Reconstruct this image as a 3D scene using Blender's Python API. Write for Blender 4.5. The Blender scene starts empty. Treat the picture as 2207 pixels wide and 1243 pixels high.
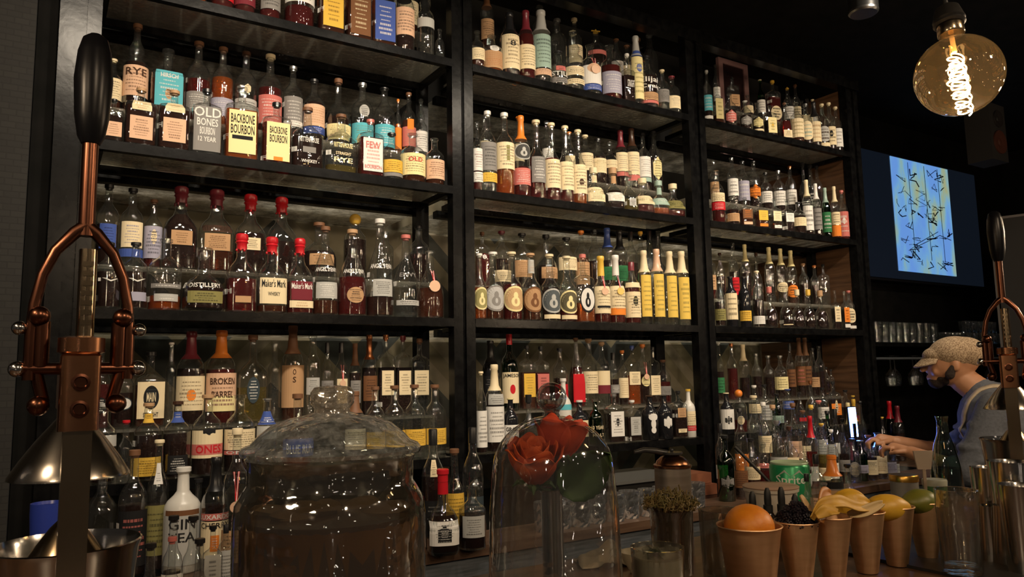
import bpy, math, random
from mathutils import Vector, Matrix
S = bpy.context.scene
COL = S.collection
PI = math.pi
random.seed(7)
# ---------------------------------------------------------------- camera
FOC, YAW, PITCH, ROLL = 1618.759, 0.56018643, 0.11697123, -0.01787208
PW, PH, CZ = 2207.0, 1243.0, 1.45
FW = Vector((math.sin(YAW)*math.cos(PITCH), math.cos(YAW)*math.cos(PITCH), math.sin(PITCH)))
_r = Vector((math.cos(YAW), -math.sin(YAW), 0)); _u = _r.cross(FW)
RT = _r*math.cos(ROLL) + _u*math.sin(ROLL)
UP = -_r*math.sin(ROLL) + _u*math.cos(ROLL)
cam = bpy.data.cameras.new('camera'); co = bpy.data.objects.new('camera', cam); COL.objects.link(co)
cam.sensor_width = 36; cam.lens = 36*FOC/PW; cam.clip_start = .02
m = Matrix.Identity(4)
for i in range(3):
    m[i][0] = RT[i]; m[i][1] = UP[i]; m[i][2] = -FW[i]
m[2][3] = CZ
co.matrix_world = m; S.camera = co
# ---------------------------------------------------------------- world, exposure, room lights
S.view_settings.view_transform = 'Standard'; S.view_settings.look = 'None'
S.view_settings.gamma = 1; S.view_settings.use_curve_mapping = False
S.view_settings.exposure = 0.0
S.cycles.use_denoising = True
S.cycles.max_bounces = 10; S.cycles.transparent_max_bounces = 40; S.cycles.sample_clamp_indirect = 4
W = bpy.data.worlds.new('world'); S.world = W; W.use_nodes = True
W.node_tree.nodes['Background'].inputs[0].default_value = (1, .85, .7, 1)
# added warm ambient with made-up points of light, so glass and metal sparkle
WT = W.node_tree; bg = WT.nodes['Background']
wt = WT.nodes.new('ShaderNodeTexCoord'); vo = WT.nodes.new('ShaderNodeTexVoronoi'); vo.inputs['Scale'].default_value = 9; lt = WT.nodes.new('ShaderNodeMath'); lt.operation = 'LESS_THAN'; lt.inputs[1].default_value = .07
ma = WT.nodes.new('ShaderNodeMath'); ma.operation = 'MULTIPLY_ADD'; ma.inputs[1].default_value = 26; ma.inputs[2].default_value = .022
WT.links.new(wt.outputs['Generated'], vo.inputs['Vector']); WT.links.new(vo.outputs['Distance'], lt.inputs[0]); WT.links.new(lt.outputs[0], ma.inputs[0]); WT.links.new(ma.outputs[0], bg.inputs[1])
def spot(loc, tgt, e, col, size=70, blend=.9, rad=.045):
    l = bpy.data.lights.new('ceiling_or_fill_spot', 'SPOT'); l.energy = e; l.color = col
    l.spot_size = math.radians(size); l.spot_blend = blend; l.shadow_soft_size = rad
    o = bpy.data.objects.new('ceiling_or_fill_spot', l); COL.objects.link(o); o.location = loc
    o.rotation_euler = (Vector(tgt)-Vector(loc)).to_track_quat('-Z', 'Y').to_euler()
WARM = (1, .85, .66)
for x, e in ((.1, 68), (.65, 80), (1.35, 74), (2.05, 72), (2.75, 74), (3.6, 78)):
    spot((x, .95, 3.05), (x+.12, 2.6, 1.95), e, WARM, 78)
for x, e in ((.3, 16), (1.7, 16), (3.0, 18)):
    spot((x, 1.5, 3.1), (x+.1, 2.6, 1.15), e, WARM, 60)
def pendant(loc, e, col=(1, .74, .48)):
    l = bpy.data.lights.new('pendant_light', 'POINT'); l.energy = e; l.color = col; l.shadow_soft_size = .045
    o = bpy.data.objects.new('pendant_light', l); COL.objects.link(o); o.location = loc
for x, y, z, e in ((-.9, -.5, 2.25, 14), (.35, -.6, 2.35, 24), (1.5, -.4, 2.3, 30), (2.9, .1, 2.3, 18), (4.2, .5, 2.3, 10), (-.5, .56, 1.92, 12), (2.75, .56, 1.92, 18), (4.0, .56, 1.95, 8)): pendant((x, y, z), e)
spot((5.0, 1.7, 3.1), (5.4, 3.0, 1.6), 26, WARM, 60)  # fill light added to brighten the glasses by the television
spot((3.1, .9, 3.1), (3.4, 1.7, 1.3), 22, WARM, 50)  # fill light added to brighten the bartender
# ---------------------------------------------------------------- pixel helpers (measuring only)
def ray(x, y): return FW + RT*((x-PW/2)/FOC) - UP*((y-PH/2)/FOC)
def onY(x, y, Y): d = ray(x, y); t = Y/d.y; return Vector((d.x*t, Y, d.z*t+CZ))
def onZ(x, y, Z): d = ray(x, y); t = (Z-CZ)/d.z; return Vector((d.x*t, d.y*t, Z))
def onD(x, y, D): d = ray(x, y); t = D; return Vector((d.x*t, d.y*t, d.z*t+CZ))
def proj(P):
    q = Vector(P)-Vector((0, 0, CZ)); z = q.dot(FW); return PW/2+FOC*q.dot(RT)/z, PH/2-FOC*q.dot(UP)/z, z
# ---------------------------------------------------------------- materials
MATS = {}
def mat(name, col=(.5, .5, .5), rough=.5, metal=0, spec=.5, emit=None, estr=1, coat=0):
    if name in MATS: return MATS[name]
    M = bpy.data.materials.new(name); M.use_nodes = True; b = M.node_tree.nodes['Principled BSDF']
    b.inputs['Base Color'].default_value = (*col, 1); b.inputs['Roughness'].default_value = rough
    b.inputs['Metallic'].default_value = metal; b.inputs['Specular IOR Level'].default_value = spec
    b.inputs['Coat Weight'].default_value = coat
    if emit: b.inputs['Emission Color'].default_value = (*emit, 1); b.inputs['Emission Strength'].default_value = estr
    MATS[name] = M; return M
def N(M, t, **k):
    n = M.node_tree.nodes.new(t)
    for a, v in k.items():
        if a.startswith('i_'): n.inputs[int(a[2:])].default_value = v
        else: setattr(n, a, v)
    return n
def noisy(name, c1, c2, scale=8, rough=.5, metal=0, stretch=(1, 1, 1), bump=0, detail=6, spec=.5, coat=0):
    if name in MATS: return MATS[name]
    M = mat(name, c1, rough, metal, spec, coat=coat); L = M.node_tree.links; b = M.node_tree.nodes['Principled BSDF']
    tc = N(M, 'ShaderNodeTexCoord'); mp = N(M, 'ShaderNodeMapping'); mp.inputs['Scale'].default_value = stretch
    no = N(M, 'ShaderNodeTexNoise'); no.inputs['Scale'].default_value = scale; no.inputs['Detail'].default_value = detail
    r = N(M, 'ShaderNodeValToRGB'); r.color_ramp.elements[0].color = (*c1, 1); r.color_ramp.elements[1].color = (*c2, 1)
    r.color_ramp.elements[0].position = .35; r.color_ramp.elements[1].position = .65
    L.new(tc.outputs['Object'], mp.inputs[0]); L.new(mp.outputs[0], no.inputs['Vector']); L.new(no.outputs[0], r.inputs[0]); L.new(r.outputs[0], b.inputs['Base Color'])
    if bump:
        bp = N(M, 'ShaderNodeBump'); bp.inputs['Strength'].default_value = bump; bp.inputs['Distance'].default_value = .01
        L.new(no.outputs[0], bp.inputs['Height']); L.new(bp.outputs[0], b.inputs['Normal'])
    return M
def glass(name, tint=(.93, .95, .93), refl=1.0, rough=.02, edge=.55, ior=1.5, haze=0, bump=0, trl=.5, glint_noise=0):
    """thin walled glass: clear, darker where one looks along the wall, mirror by Fresnel"""
    if name in MATS: return MATS[name]
    M = bpy.data.materials.new(name); M.use_nodes = True; T = M.node_tree; T.nodes.clear(); L = T.links
    out = N(M, 'ShaderNodeOutputMaterial'); mix = N(M, 'ShaderNodeMixShader'); tr = N(M, 'ShaderNodeBsdfTransparent'); gl = N(M, 'ShaderNodeBsdfGlossy')
    gl.inputs['Roughness'].default_value = rough
    gl.inputs['Color'].default_value = (refl, refl, refl, 1)
    lw = N(M, 'ShaderNodeLayerWeight'); lw.inputs[0].default_value = .5
    if bump:
        tc = N(M, 'ShaderNodeTexCoord'); no = N(M, 'ShaderNodeTexNoise'); no.inputs['Scale'].default_value = 55; no.inputs['Detail'].default_value = 1; L.new(tc.outputs['Object'], no.inputs['Vector'])
        bp = N(M, 'ShaderNodeBump'); bp.inputs['Strength'].default_value = bump; bp.inputs['Distance'].default_value = .004; L.new(no.outputs[0], bp.inputs['Height']); L.new(bp.outputs[0], gl.inputs['Normal'])
    f0 = ((ior-1)/(ior+1))**2*3.0
    p5 = N(M, 'ShaderNodeMath', operation='POWER'); p5.inputs[1].default_value = 3.2; L.new(lw.outputs['Facing'], p5.inputs[0])
    fr = N(M, 'ShaderNodeMath', operation='MULTIPLY_ADD'); L.new(p5.outputs[0], fr.inputs[0]); fr.inputs[1].default_value = 1-f0; fr.inputs[2].default_value = f0
    e3 = N(M, 'ShaderNodeMath', operation='POWER'); e3.inputs[1].default_value = 2.5; L.new(lw.outputs['Facing'], e3.inputs[0])
    mc = N(M, 'ShaderNodeMix', data_type='RGBA'); mc.inputs[6].default_value = (*tint, 1); mc.inputs[7].default_value = (*[t*edge for t in tint], 1)
    L.new(e3.outputs[0], mc.inputs[0]); L.new(mc.outputs[2], tr.inputs[0])
    L.new(fr.outputs[0], mix.inputs[0]); L.new(tr.outputs[0], mix.inputs[1]); L.new(gl.outputs[0], mix.inputs[2])
    last = mix
    if haze:  # milky diffuse share imitating glare and reflections on clear glass
        df = N(M, 'ShaderNodeBsdfDiffuse'); df.inputs[0].default_value = (*tint, 1); tl = N(M, 'ShaderNodeBsdfTranslucent'); tl.inputs[0].default_value = (*tint, 1)
        a = N(M, 'ShaderNodeMixShader'); a.inputs[0].default_value = trl; L.new(df.outputs[0], a.inputs[1]); L.new(tl.outputs[0], a.inputs[2])
        c = N(M, 'ShaderNodeMixShader'); c.inputs[0].default_value = haze
        if glint_noise:  # noise breaks the milky share into painted reflection speckles
            t2 = N(M, 'ShaderNodeTexCoord'); n2 = N(M, 'ShaderNodeTexNoise'); n2.inputs['Scale'].default_value = glint_noise; n2.inputs['Detail'].default_value = 4; n2.inputs['Roughness'].default_value = .7; mr = N(M, 'ShaderNodeMapRange'); mr.inputs[1].default_value = .42; mr.inputs[2].default_value = .66; mr.inputs[3].default_value = haze*.45; mr.inputs[4].default_value = min(1, haze*2.2)
            L.new(t2.outputs['Object'], n2.inputs['Vector']); L.new(n2.outputs[0], mr.inputs[0]); L.new(mr.outputs[0], c.inputs[0])
        L.new(mix.outputs[0], c.inputs[1]); L.new(a.outputs[0], c.inputs[2]); last = c
    L.new(last.outputs[0], out.inputs[0]); MATS[name] = M; return M
def liquid(name, tint, body, opac):
    if name in MATS: return MATS[name]
    M = mat(name, body, .08, 0, .5); T = M.node_tree; L = T.links; b = T.nodes['Principled BSDF']; out = T.nodes['Material Output']
    tr = N(M, 'ShaderNodeBsdfTransparent'); tr.inputs[0].default_value = (*tint, 1); mx = N(M, 'ShaderNodeMixShader'); mx.inputs[0].default_value = opac
    L.new(tr.outputs[0], mx.inputs[1]); L.new(b.outputs[0], mx.inputs[2]); L.new(mx.outputs[0], out.inputs[0]); return M
GL = glass('clear_glass', (.93, .95, .94), rough=.03, haze=.010, bump=.35, edge=.75); GG = glass('green_glass', (.10, .30, .12), edge=.4, rough=.05, bump=.2); GK = mat('black_glass', (.012, .012, .014), .08); GB = glass('brown_glass', (.35, .14, .04), edge=.3, rough=.05)
GW = glass('frosted_glass', (.8, .82, .8), haze=.25)
LIQ = {'a': liquid('amber_liquid', (.62, .20, .04), (.085, .021, .006), .5), 'd': liquid('dark_liquid', (.35, .08, .02), (.030, .008, .004), .7),
       'o': liquid('glowing_amber_liquid', (.9, .36, .06), (.34, .075, .010), .5), 'r': liquid('red_liquid', (.7, .06, .03), (.095, .006, .005), .6),  # orange one is amber with its backlit glow put into the colour
       'n': liquid('cola_liquid', (.2, .05, .02), (.018, .006, .004), .85), 'c': liquid('clear_liquid', (.93, .95, .93), (.3, .3, .3), .04), 'y': liquid('olive_liquid', (.7, .6, .25), (.16, .12, .03), .4)}
PAL = {'k': (.012, .012, .013), 'r': (.50, .012, .02), 'w': (.72, .70, .66), 'g': (.03, .16, .06), 'b': (.16, .07, .03), 'c': (.42, .16, .07), 'y': (.68, .42, .06),
       's': (.45, .45, .45), 'u': (.05, .09, .32), 'o': (.75, .22, .03), 't': (.45, .27, .14), 'p': (.52, .15, .13), 'n': (.05, .022, .012), 'e': (.74, .62, .40),
       'l': (.10, .42, .50), 'f': (.42, .42, .40), 'v': (.34, .33, .42), 'z': (.22, .21, .20), 'h': (.66, .42, .28), 'm': (.16, .02, .03), 'd': (.035, .05, .06), 'i': (.22, .20, .07), 'j': (.30, .42, .36), 'q': (.76, .66, .34), 'Q': (.72, .50, .10)}
def paper(c): return mat('print_'+c, PAL[c], .75, 0, .2)
def ink(c, k, a=.45): return mat('ink_'+c+k+str(a), tuple(x*a+y*(1-a) for x, y in zip(PAL[c], PAL[k])), .8, 0, .2)
def capm(c):
    if c == 'G': return GL
    return mat('cap_'+c, PAL[c], .3 if c not in 'ebt' else .6, .9 if c in 'cs' else 0)
BLK = noisy('black_steel', (.0025, .0025, .0028), (.006, .006, .006), 30, .25, .0, (1, 1, 1), .05, spec=.14)
DKW = noisy('dark_wall', (.004, .004, .0035), (.007, .0065, .006), 12, .85, spec=.1)
WOOD = noisy('plank_wood', (.055, .025, .010), (.12, .058, .026), 4, .5, 0, (1, 1, 14), .1)
WOODL = noisy('counter_wood', (.07, .035, .020), (.12, .07, .042), 5, .45, 0, (1, 10, 10), .1)
BARW = noisy('bar_wood', (.05, .028, .016), (.13, .07, .038), 5, .3, 0, (1, 9, 9), .05)
STEEL = noisy('brushed_steel', (.50, .48, .45), (.60, .58, .55), 3, .16, 1)
STLD = noisy('dull_steel', (.12, .14, .16), (.22, .24, .27), 10, .45, .6, (1, 12, 12))
COP = noisy('copper', (.30, .13, .065), (.42, .20, .10), 6, .25, 1)
COPD = noisy('aged_copper', (.09, .035, .022), (.17, .07, .04), 7, .28, 1)
BRS = noisy('brass_steel', (.34, .25, .15), (.48, .38, .25), 6, .2, 1)
RUB = mat('black_rubber', (.01, .01, .01), .5)
SHG = glass('shelf_glass', (.93, .90, .82), edge=.75, rough=.03, haze=.20, bump=1.2, trl=.75)
SHR = glass('rear_shelf_glass', (.95, .94, .88), edge=.8, rough=.06, haze=.6, trl=.8, glint_noise=18)
# ---------------------------------------------------------------- object helpers
def tag(o, label=None, cat=None, group=None, kind=None):
    if label: o['label'] = label
    if cat: o['category'] = cat
    if group: o['group'] = group
    if kind: o['kind'] = kind
    return o
def empty(name, loc, label=None, cat=None, group=None, rz=0):
    o = bpy.data.objects.new(name, None); COL.objects.link(o); o.location = loc; o.rotation_euler = (0, 0, rz); o.empty_display_size = .02
    return tag(o, label, cat, group)
class MB:
    def __init__(s): s.v = []; s.f = []; s.m = []
    def add(s, v, f, mi=0):
        n = len(s.v); s.v += [tuple(p) for p in v]; s.f += [tuple(i+n for i in q) for q in f]; s.m += [mi]*len(f); return s
    def box(s, x0, x1, y0, y1, z0, z1, mi=0):
        return s.add([(x0, y0, z0), (x1, y0, z0), (x1, y1, z0), (x0, y1, z0), (x0, y0, z1), (x1, y0, z1), (x1, y1, z1), (x0, y1, z1)],
                     [(0, 3, 2, 1), (4, 5, 6, 7), (0, 1, 5, 4), (1, 2, 6, 5), (2, 3, 7, 6), (3, 0, 4, 7)], mi)
    def lathe(s, prof, n=24, mi=0, c=(0, 0), cap=True):
        """prof: (z, rx) or (z, rx, ry, e)"""
        rings = []
        v = []; f = []
        for p in prof:
            z, rx = p[0], p[1]; ry = p[2] if len(p) > 2 else rx; e = p[3] if len(p) > 3 else 2
            for k in range(n):
                a = 2*PI*k/n; ca, sa = math.cos(a), math.sin(a)
                v.append((c[0]+rx*math.copysign(abs(ca)**(2/e), ca), c[1]+ry*math.copysign(abs(sa)**(2/e), sa), z))
        for i in range(len(prof)-1):
            for k in range(n): f.append((i*n+k, i*n+(k+1) % n, (i+1)*n+(k+1) % n, (i+1)*n+k))
        if cap:
            f.append(tuple(range(n-1, -1, -1))); f.append(tuple((len(prof)-1)*n+k for k in range(n)))
        return s.add(v, f, mi)
    def tube(s, pts, r, n=10, mi=0):
        pts = [Vector(p) for p in pts]; R = r if isinstance(r, (list, tuple)) else [r]*len(pts); v = []; f = []
        t0 = (pts[1]-pts[0]).normalized(); a = t0.orthogonal().normalized()
        for i, p in enumerate(pts):
            t = (pts[min(i+1, len(pts)-1)]-pts[max(i-1, 0)]).normalized(); a = (a-t*a.dot(t)).normalized(); b = t.cross(a)
            for k in range(n): q = 2*PI*k/n; v.append(p+(a*math.cos(q)+b*math.sin(q))*R[i])
        for i in range(len(pts)-1):
            for k in range(n): f.append((i*n+k, i*n+(k+1) % n, (i+1)*n+(k+1) % n, (i+1)*n+k))
        f.append(tuple(range(n-1, -1, -1))); f.append(tuple((len(pts)-1)*n+k for k in range(n)))
        return s.add(v, f, mi)
    def ball(s, c, r, n=14, m=8, mi=0, sc=(1, 1, 1)):
        v = []; f = []
        for i in range(1, m):
            t = PI*i/m
            for k in range(n): a = 2*PI*k/n; v.append((c[0]+r*sc[0]*math.sin(t)*math.cos(a), c[1]+r*sc[1]*math.sin(t)*math.sin(a), c[2]+r*sc[2]*math.cos(t)))
        v += [(c[0], c[1], c[2]+r*sc[2]), (c[0], c[1], c[2]-r*sc[2])]; T = (m-1)*n
        for i in range(m-2):
            for k in range(n): f.append((i*n+k, (i+1)*n+k, (i+1)*n+(k+1) % n, i*n+(k+1) % n))
        for k in range(n): f.append((T, k, (k+1) % n)); f.append((T+1, (m-2)*n+(k+1) % n, (m-2)*n+k))
        return s.add(v, f, mi)
    def obj(s, name, mats, parent=None, smooth=True, loc=None, angle=.7):
        me = bpy.data.meshes.new(name); me.from_pydata(s.v, [], s.f)
        for M in (mats if isinstance(mats, (list, tuple)) else [mats]): me.materials.append(M)
        me.polygons.foreach_set('material_index', s.m)
        if smooth:
            me.polygons.foreach_set('use_smooth', [True]*len(s.f))
            try: me.set_sharp_from_angle(angle=angle)
            except Exception: pass
        me.update()
        o = bpy.data.objects.new(name, me); COL.objects.link(o)
        if parent: o.parent = parent
        if loc: o.location = loc
        return o
def struct(name, x0, x1, y0, y1, z0, z1, M): return tag(MB().box(x0, x1, y0, y1, z0, z1).obj(name, M, smooth=False), kind='structure')
TXT = {}
def text_mesh(s):
    if s in TXT: return TXT[s]
    c = bpy.data.curves.new('t', 'FONT'); c.body = s.replace('_', ' ').replace('|', '\n'); c.size = 1; c.offset = .012; c.resolution_u = 2
    c.align_x = 'CENTER'; c.space_line = .8
    o = bpy.data.objects.new('t', c); COL.objects.link(o); me = bpy.data.meshes.new_from_object(o.evaluated_get(bpy.context.evaluated_depsgraph_get()))
    xs = [v.co.x for v in me.vertices]; ys = [v.co.y for v in me.vertices]
    x0, x1, y0, y1 = min(xs), max(xs), min(ys), max(ys)
    v = [((a-x0)/(x1-x0)*2-1, (b-y0)/(y1-y0)) for a, b in zip(xs, ys)]; f = [tuple(p.vertices) for p in me.polygons]
    bpy.data.objects.remove(o); bpy.data.meshes.remove(me); bpy.data.curves.remove(c); TXT[s] = (v, f); return v, f
# ---------------------------------------------------------------- bottles
KIND = {  # (z, r, e) fractions of the whole height / of the body radius
 'r': [(0, .94, 2), (.012, 1, 2), (.58, 1, 2), (.63, .96, 2), (.68, .80, 2), (.73, .50, 2), (.77, .34, 2), (.94, .30, 2)],
 'w': [(0, .94, 2), (.012, 1, 2), (.60, 1, 2), (.66, .9, 2), (.71, .66, 2), (.76, .44, 2), (.80, .36, 2), (.96, .33, 2)],
 'l': [(0, .94, 2), (.012, 1, 2), (.66, 1, 2), (.70, .93, 2), (.74, .68, 2), (.78, .48, 2), (.96, .40, 2)],
 'q': [(0, .93, 6), (.015, 1, 6), (.60, 1, 6), (.64, .93, 5), (.67, .72, 3), (.70, .38, 2), (.73, .28, 2), (.93, .27, 2)],
 'd': [(0, .93, 6), (.015, 1, 6), (.68, 1, 6), (.72, .95, 5), (.75, .74, 3), (.775, .34, 2), (.80, .24, 2), (.93, .24, 2)],
 'm': [(0, .93, 4), (.015, 1, 4), (.44, 1, 4), (.50, .97, 3), (.56, .86, 2), (.61, .66, 2), (.65, .46, 2), (.70, .36, 2), (.80, .32, 2), (.95, .29, 2)],
 't': [(0, .94, 2), (.02, 1, 2), (.32, 1, 2), (.45, .90, 2), (.56, .70, 2), (.66, .46, 2), (.72, .32, 2), (.94, .27, 2)],
 'b': [(0, .60, 2), (.03, .80, 2), (.10, .96, 2), (.22, 1, 2), (.36, 1, 2), (.48, .88, 2), (.57, .62, 2), (.62, .36, 2), (.68, .24, 2), (.92, .24, 2)],
 'p': [(0, .94, 2), (.015, 1, 2), (.48, 1, 2), (.54, .88, 2), (.58, .66, 2), (.63, .46, 2), (.70, .38, 2), (.95, .33, 2)],
 'o': [(0, .86, 3), (.05, 1, 3), (.30, 1, 3), (.42, .90, 2), (.50, .68, 2), (.56, .40, 2), (.60, .32, 2), (.84, .30, 2)],
 'f': [(0, .93, 3), (.015, 1, 3), (.50, 1, 3), (.57, .94, 3), (.62, .78, 2.4), (.67, .48, 2), (.71, .28, 2), (.93, .24, 2)],
 'u': [(0, .94, 2), (.012, 1, 2), (.50, 1, 2), (.56, .90, 2), (.60, .60, 2), (.63, .50, 2), (.68, .62, 2), (.73, .62, 2), (.78, .42, 2), (.82, .30, 2), (.94, .28, 2)],
 'h': [(0, .94, 5), (.02, 1, 5), (.36, 1, 5), (.50, .88, 4), (.66, .55, 3), (.76, .34, 2), (.80, .28, 2), (.95, .27, 2)],
 'j': [(0, .94, 2), (.015, 1, 2), (.52, 1, 2), (.60, .85, 2), (.66, .55, 2), (.72, .42, 2), (.94, .38, 2)]}
SHAPE = {'r': 'round', 'w': 'wine-shaped', 'l': 'slender', 'q': 'square', 'd': 'boxy', 'm': 'squat', 't': 'teardrop', 'b': 'bulbous', 'p': 'long-necked', 'o': 'onion-shaped', 'f': 'flat', 'u': 'bulb-necked', 'h': 'sloping', 'j': 'small'}
LNAME = {'a': 'amber', 'd': 'dark', 'o': 'orange', 'r': 'red', 'n': 'brown', 'c': 'clear', 'y': 'olive', 'G': 'green', 'K': 'black'}
CNAME = {'k': 'black', 'r': 'red', 'w': 'white', 'g': 'green', 'b': 'brown', 'c': 'copper', 'y': 'gold', 's': 'silver', 'u': 'blue', 'o': 'orange', 't': 'tan', 'p': 'pink', 'n': 'dark', 'e': 'cream', 'l': 'teal', 'f': 'grey', 'v': 'lavender', 'z': 'grey', 'h': 'peach', 'm': 'maroon', 'd': 'slate', 'i': 'olive', 'j': 'mint', 'q': 'yellow', 'Q': 'yellow', 'G': 'glass'}
def prof_at(pr, z):
    for i in range(len(pr)-1):
        if pr[i][0] <= z <= pr[i+1][0]:
            t = (z-pr[i][0])/max(1e-9, pr[i+1][0]-pr[i][0]); return [a+(b-a)*t for a, b in zip(pr[i][1:], pr[i+1][1:])]
    return list(pr[-1][1:])
def surf(pr, T, R, q, u, z, off):
    """point on the front of a bottle; u in -1..1 across"""
    r, e = prof_at(pr, z); rx = r*R; ry = r*R*q
    if e < 2.6: x = rx*math.sin(u*1.45); y = ry*math.cos(u*1.45)
    else:
        x = rx*u*.97; y = ry*max(0, 1-abs(u*.97)**e)**(1/e)
    return (x*(1+off/R), -y-off, z*T)
def patch(mb, P, z0, z1, w, mi=0, oval=False, nx=10, nz=2, off=.0007, hexa=False):
    v = []; f = []
    if oval or hexa:
        n = 24 if oval else 6
        zc = (z0+z1)/2; hz = (z1-z0)/2
        v.append(P(0, zc, off))
        for ring in (.35, .7, 1):
            for k in range(n): a = 2*PI*k/n+(0 if oval else PI/6*0); v.append(P(w*ring*math.sin(a), zc+hz*ring*math.cos(a), off))
        for k in range(n): f.append((0, 1+k, 1+(k+1) % n))
        for r in range(2):
            for k in range(n): f.append((1+r*n+k, 1+(r+1)*n+k, 1+(r+1)*n+(k+1) % n, 1+r*n+(k+1) % n))
        f = [tuple(reversed(q)) for q in f]
    else:
        for j in range(nz+1):
            for i in range(nx+1): v.append(P(-w+2*w*i/nx, z0+(z1-z0)*j/nz, off))
        for j in range(nz):
            for i in range(nx): a = j*(nx+1)+i; f.append((a, a+1, a+nx+2, a+nx+1))
    mb.add(v, f, mi)
def put_text(mb, P, s, z0, z1, w, mi=1, off=.0012, uc=0):
    v, f = text_mesh(s); mb.add([P(uc+a*w, z0+(z1-z0)*b, off) for a, b in v], f, mi)
def dashes(mb, P, z0, z1, w, rows, mi=1, rnd=random, off=.0011, uc=0):
    for k in range(rows):
        z = z1-(z1-z0)*(k+.5)/rows; h = (z1-z0)/rows*rnd.choice((.22, .3, .5)); ww = w*rnd.uniform(.5, .95); u = -ww
        while u < ww:
            l = rnd.uniform(.05, .25)*w; e = min(ww, u+l)
            mb.add([P(uc+u, z-h/2, off), P(uc+e, z-h/2, off), P(uc+e, z+h/2, off), P(uc+u, z+h/2, off)], [(0, 1, 2, 3)], mi); u = e+.05*w
def build_bottle(name, loc, rz, T, R, kind, liq, fill, cap, toks, near, seed):
    rnd = random.Random(seed); base = KIND[kind]; q = {'f': .52, 'q': .85, 'd': .72, 'h': .85, 'm': .9}.get(kind, 1.0)
    n = 24 if near else 14
    o = empty(name, loc, rz=rz)
    ctop = .07 if cap[0] in 'cb' else .0
    pr = [p for p in base]
    gm = {'G': GG, 'K': GK, 'W': mat('white_ceramic', (.62, .60, .55), .3)}.get(liq, GL)
    if liq == 'N': gm = GB
    neck = base[-1][1]*R
    # glass body
    mb = MB(); rows = [(z*T, r*R, r*R*(q if e > 2.2 else (q+(1-q)*(1 if r < .5 else 0))), e) for z, r, e in pr]
    zt = rows[-1][0]; rows += [(zt, neck*1.12, neck*1.12, 2), (zt+.012*T*1, neck*1.12, neck*1.12, 2)]
    mb.lathe(rows, n); mb.obj('glass_body', gm, o, angle=.9)
    # liquid
    if liq in LIQ and fill > 3:
        zf = min(fill/100, .8); lq = [(z, r, e) for z, r, e in pr if z < zf-.01]; r_, e_ = prof_at(pr, zf)
        lq.append((zf, r_, e_)); mb = MB()
        mb.lathe([(max(z*T, .006), max(r*R-.0028, .002), max(r*R*q-.0028, .002), e) for z, r, e in lq], n); mb.obj('liquid', LIQ[liq], o, angle=.9)
    # cap
    cs, cc = cap[0], cap[1]; CM = capm(cc); mb = MB(); z0 = zt+.012*T; k = 12 if not near else 20
    if cs == 'c':    # cork stopper with a wide top
        mb.lathe([(z0-.02*T, neck*.85), (z0, neck*.86), (z0+.001, neck*1.35), (T*.995, neck*1.35), (T, neck*1.2)], k); mb.obj('stopper', CM, o)
    elif cs == 's':
        mb.lathe([(.86*T, neck*1.18), (.99*T, neck*1.18), (T, neck*1.05)], k); mb.obj('screw_cap', CM, o)
    elif cs == 'n':
        mb.lathe([(.70*T, prof_at(pr, .70)[0]*R*1.05+.0005), (.76*T, prof_at(pr, .76)[0]*R*1.05+.0005), (.93*T, neck*1.1), (.94*T, neck*1.28), (.99*T, neck*1.28), (T, neck*1.1)], k); mb.obj('neck_foil', CM, o)
    elif cs == 'w':  # dipped wax
        a = max(.70, pr[-2][0]); pts = [(a*T, prof_at(pr, a)[0]*R*1.03+.001), (.80*T, prof_at(pr, .8)[0]*R*1.10+.001), (.87*T, neck*1.2), (.89*T, neck*1.5), (.91*T, neck*1.25), (.93*T, neck*1.5), (.985*T, neck*1.4), (T, neck*1.1)]
        pts = [p for i, p in enumerate(pts) if i == 0 or p[0] > pts[i-1][0]]
        mb.lathe(pts, 20)
        for d in range(5):
            an = 2*PI*d/5+rnd.random(); rr = prof_at(pr, a)[0]*R+.001; L = rnd.uniform(.01, .05)*T
            mb.ball((rr*math.cos(an), rr*math.sin(an), a*T-L*.3), .004, 6, 5, sc=(1, 1, L/.004*.6))
        mb.obj('wax_seal', CM, o)
    elif cs == 'b':
        rr = neck*1.6; mb.lathe([(z0-.01*T, neck*.8), (z0+.002, neck*.9)], k); mb.ball((0, 0, T-rr*.9), rr, 14, 9); mb.obj('ball_stopper', CM, o)
    elif cs == 'x':
        mb.lathe([(z0-.01*T, neck*.9), (z0+.01*T, neck*.9), (z0+.012*T, neck*.3), (T, neck*.25)], k); mb.box(-neck*1.5, neck*1.5, -.003, .003, T*.965, T*.98); mb.obj('cross_stopper', CM, o)
    elif cs == 'p':  # pourer
        mb.lathe([(z0-.01*T, neck*1.1), (z0+.02*T, neck*1.1), (z0+.022*T, neck*.45), (T, neck*.3)], k); mb.obj('pourer', CM, o)
    P = lambda u, z, off: surf(pr, T, R, q, u, z, off)
    first = None
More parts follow.
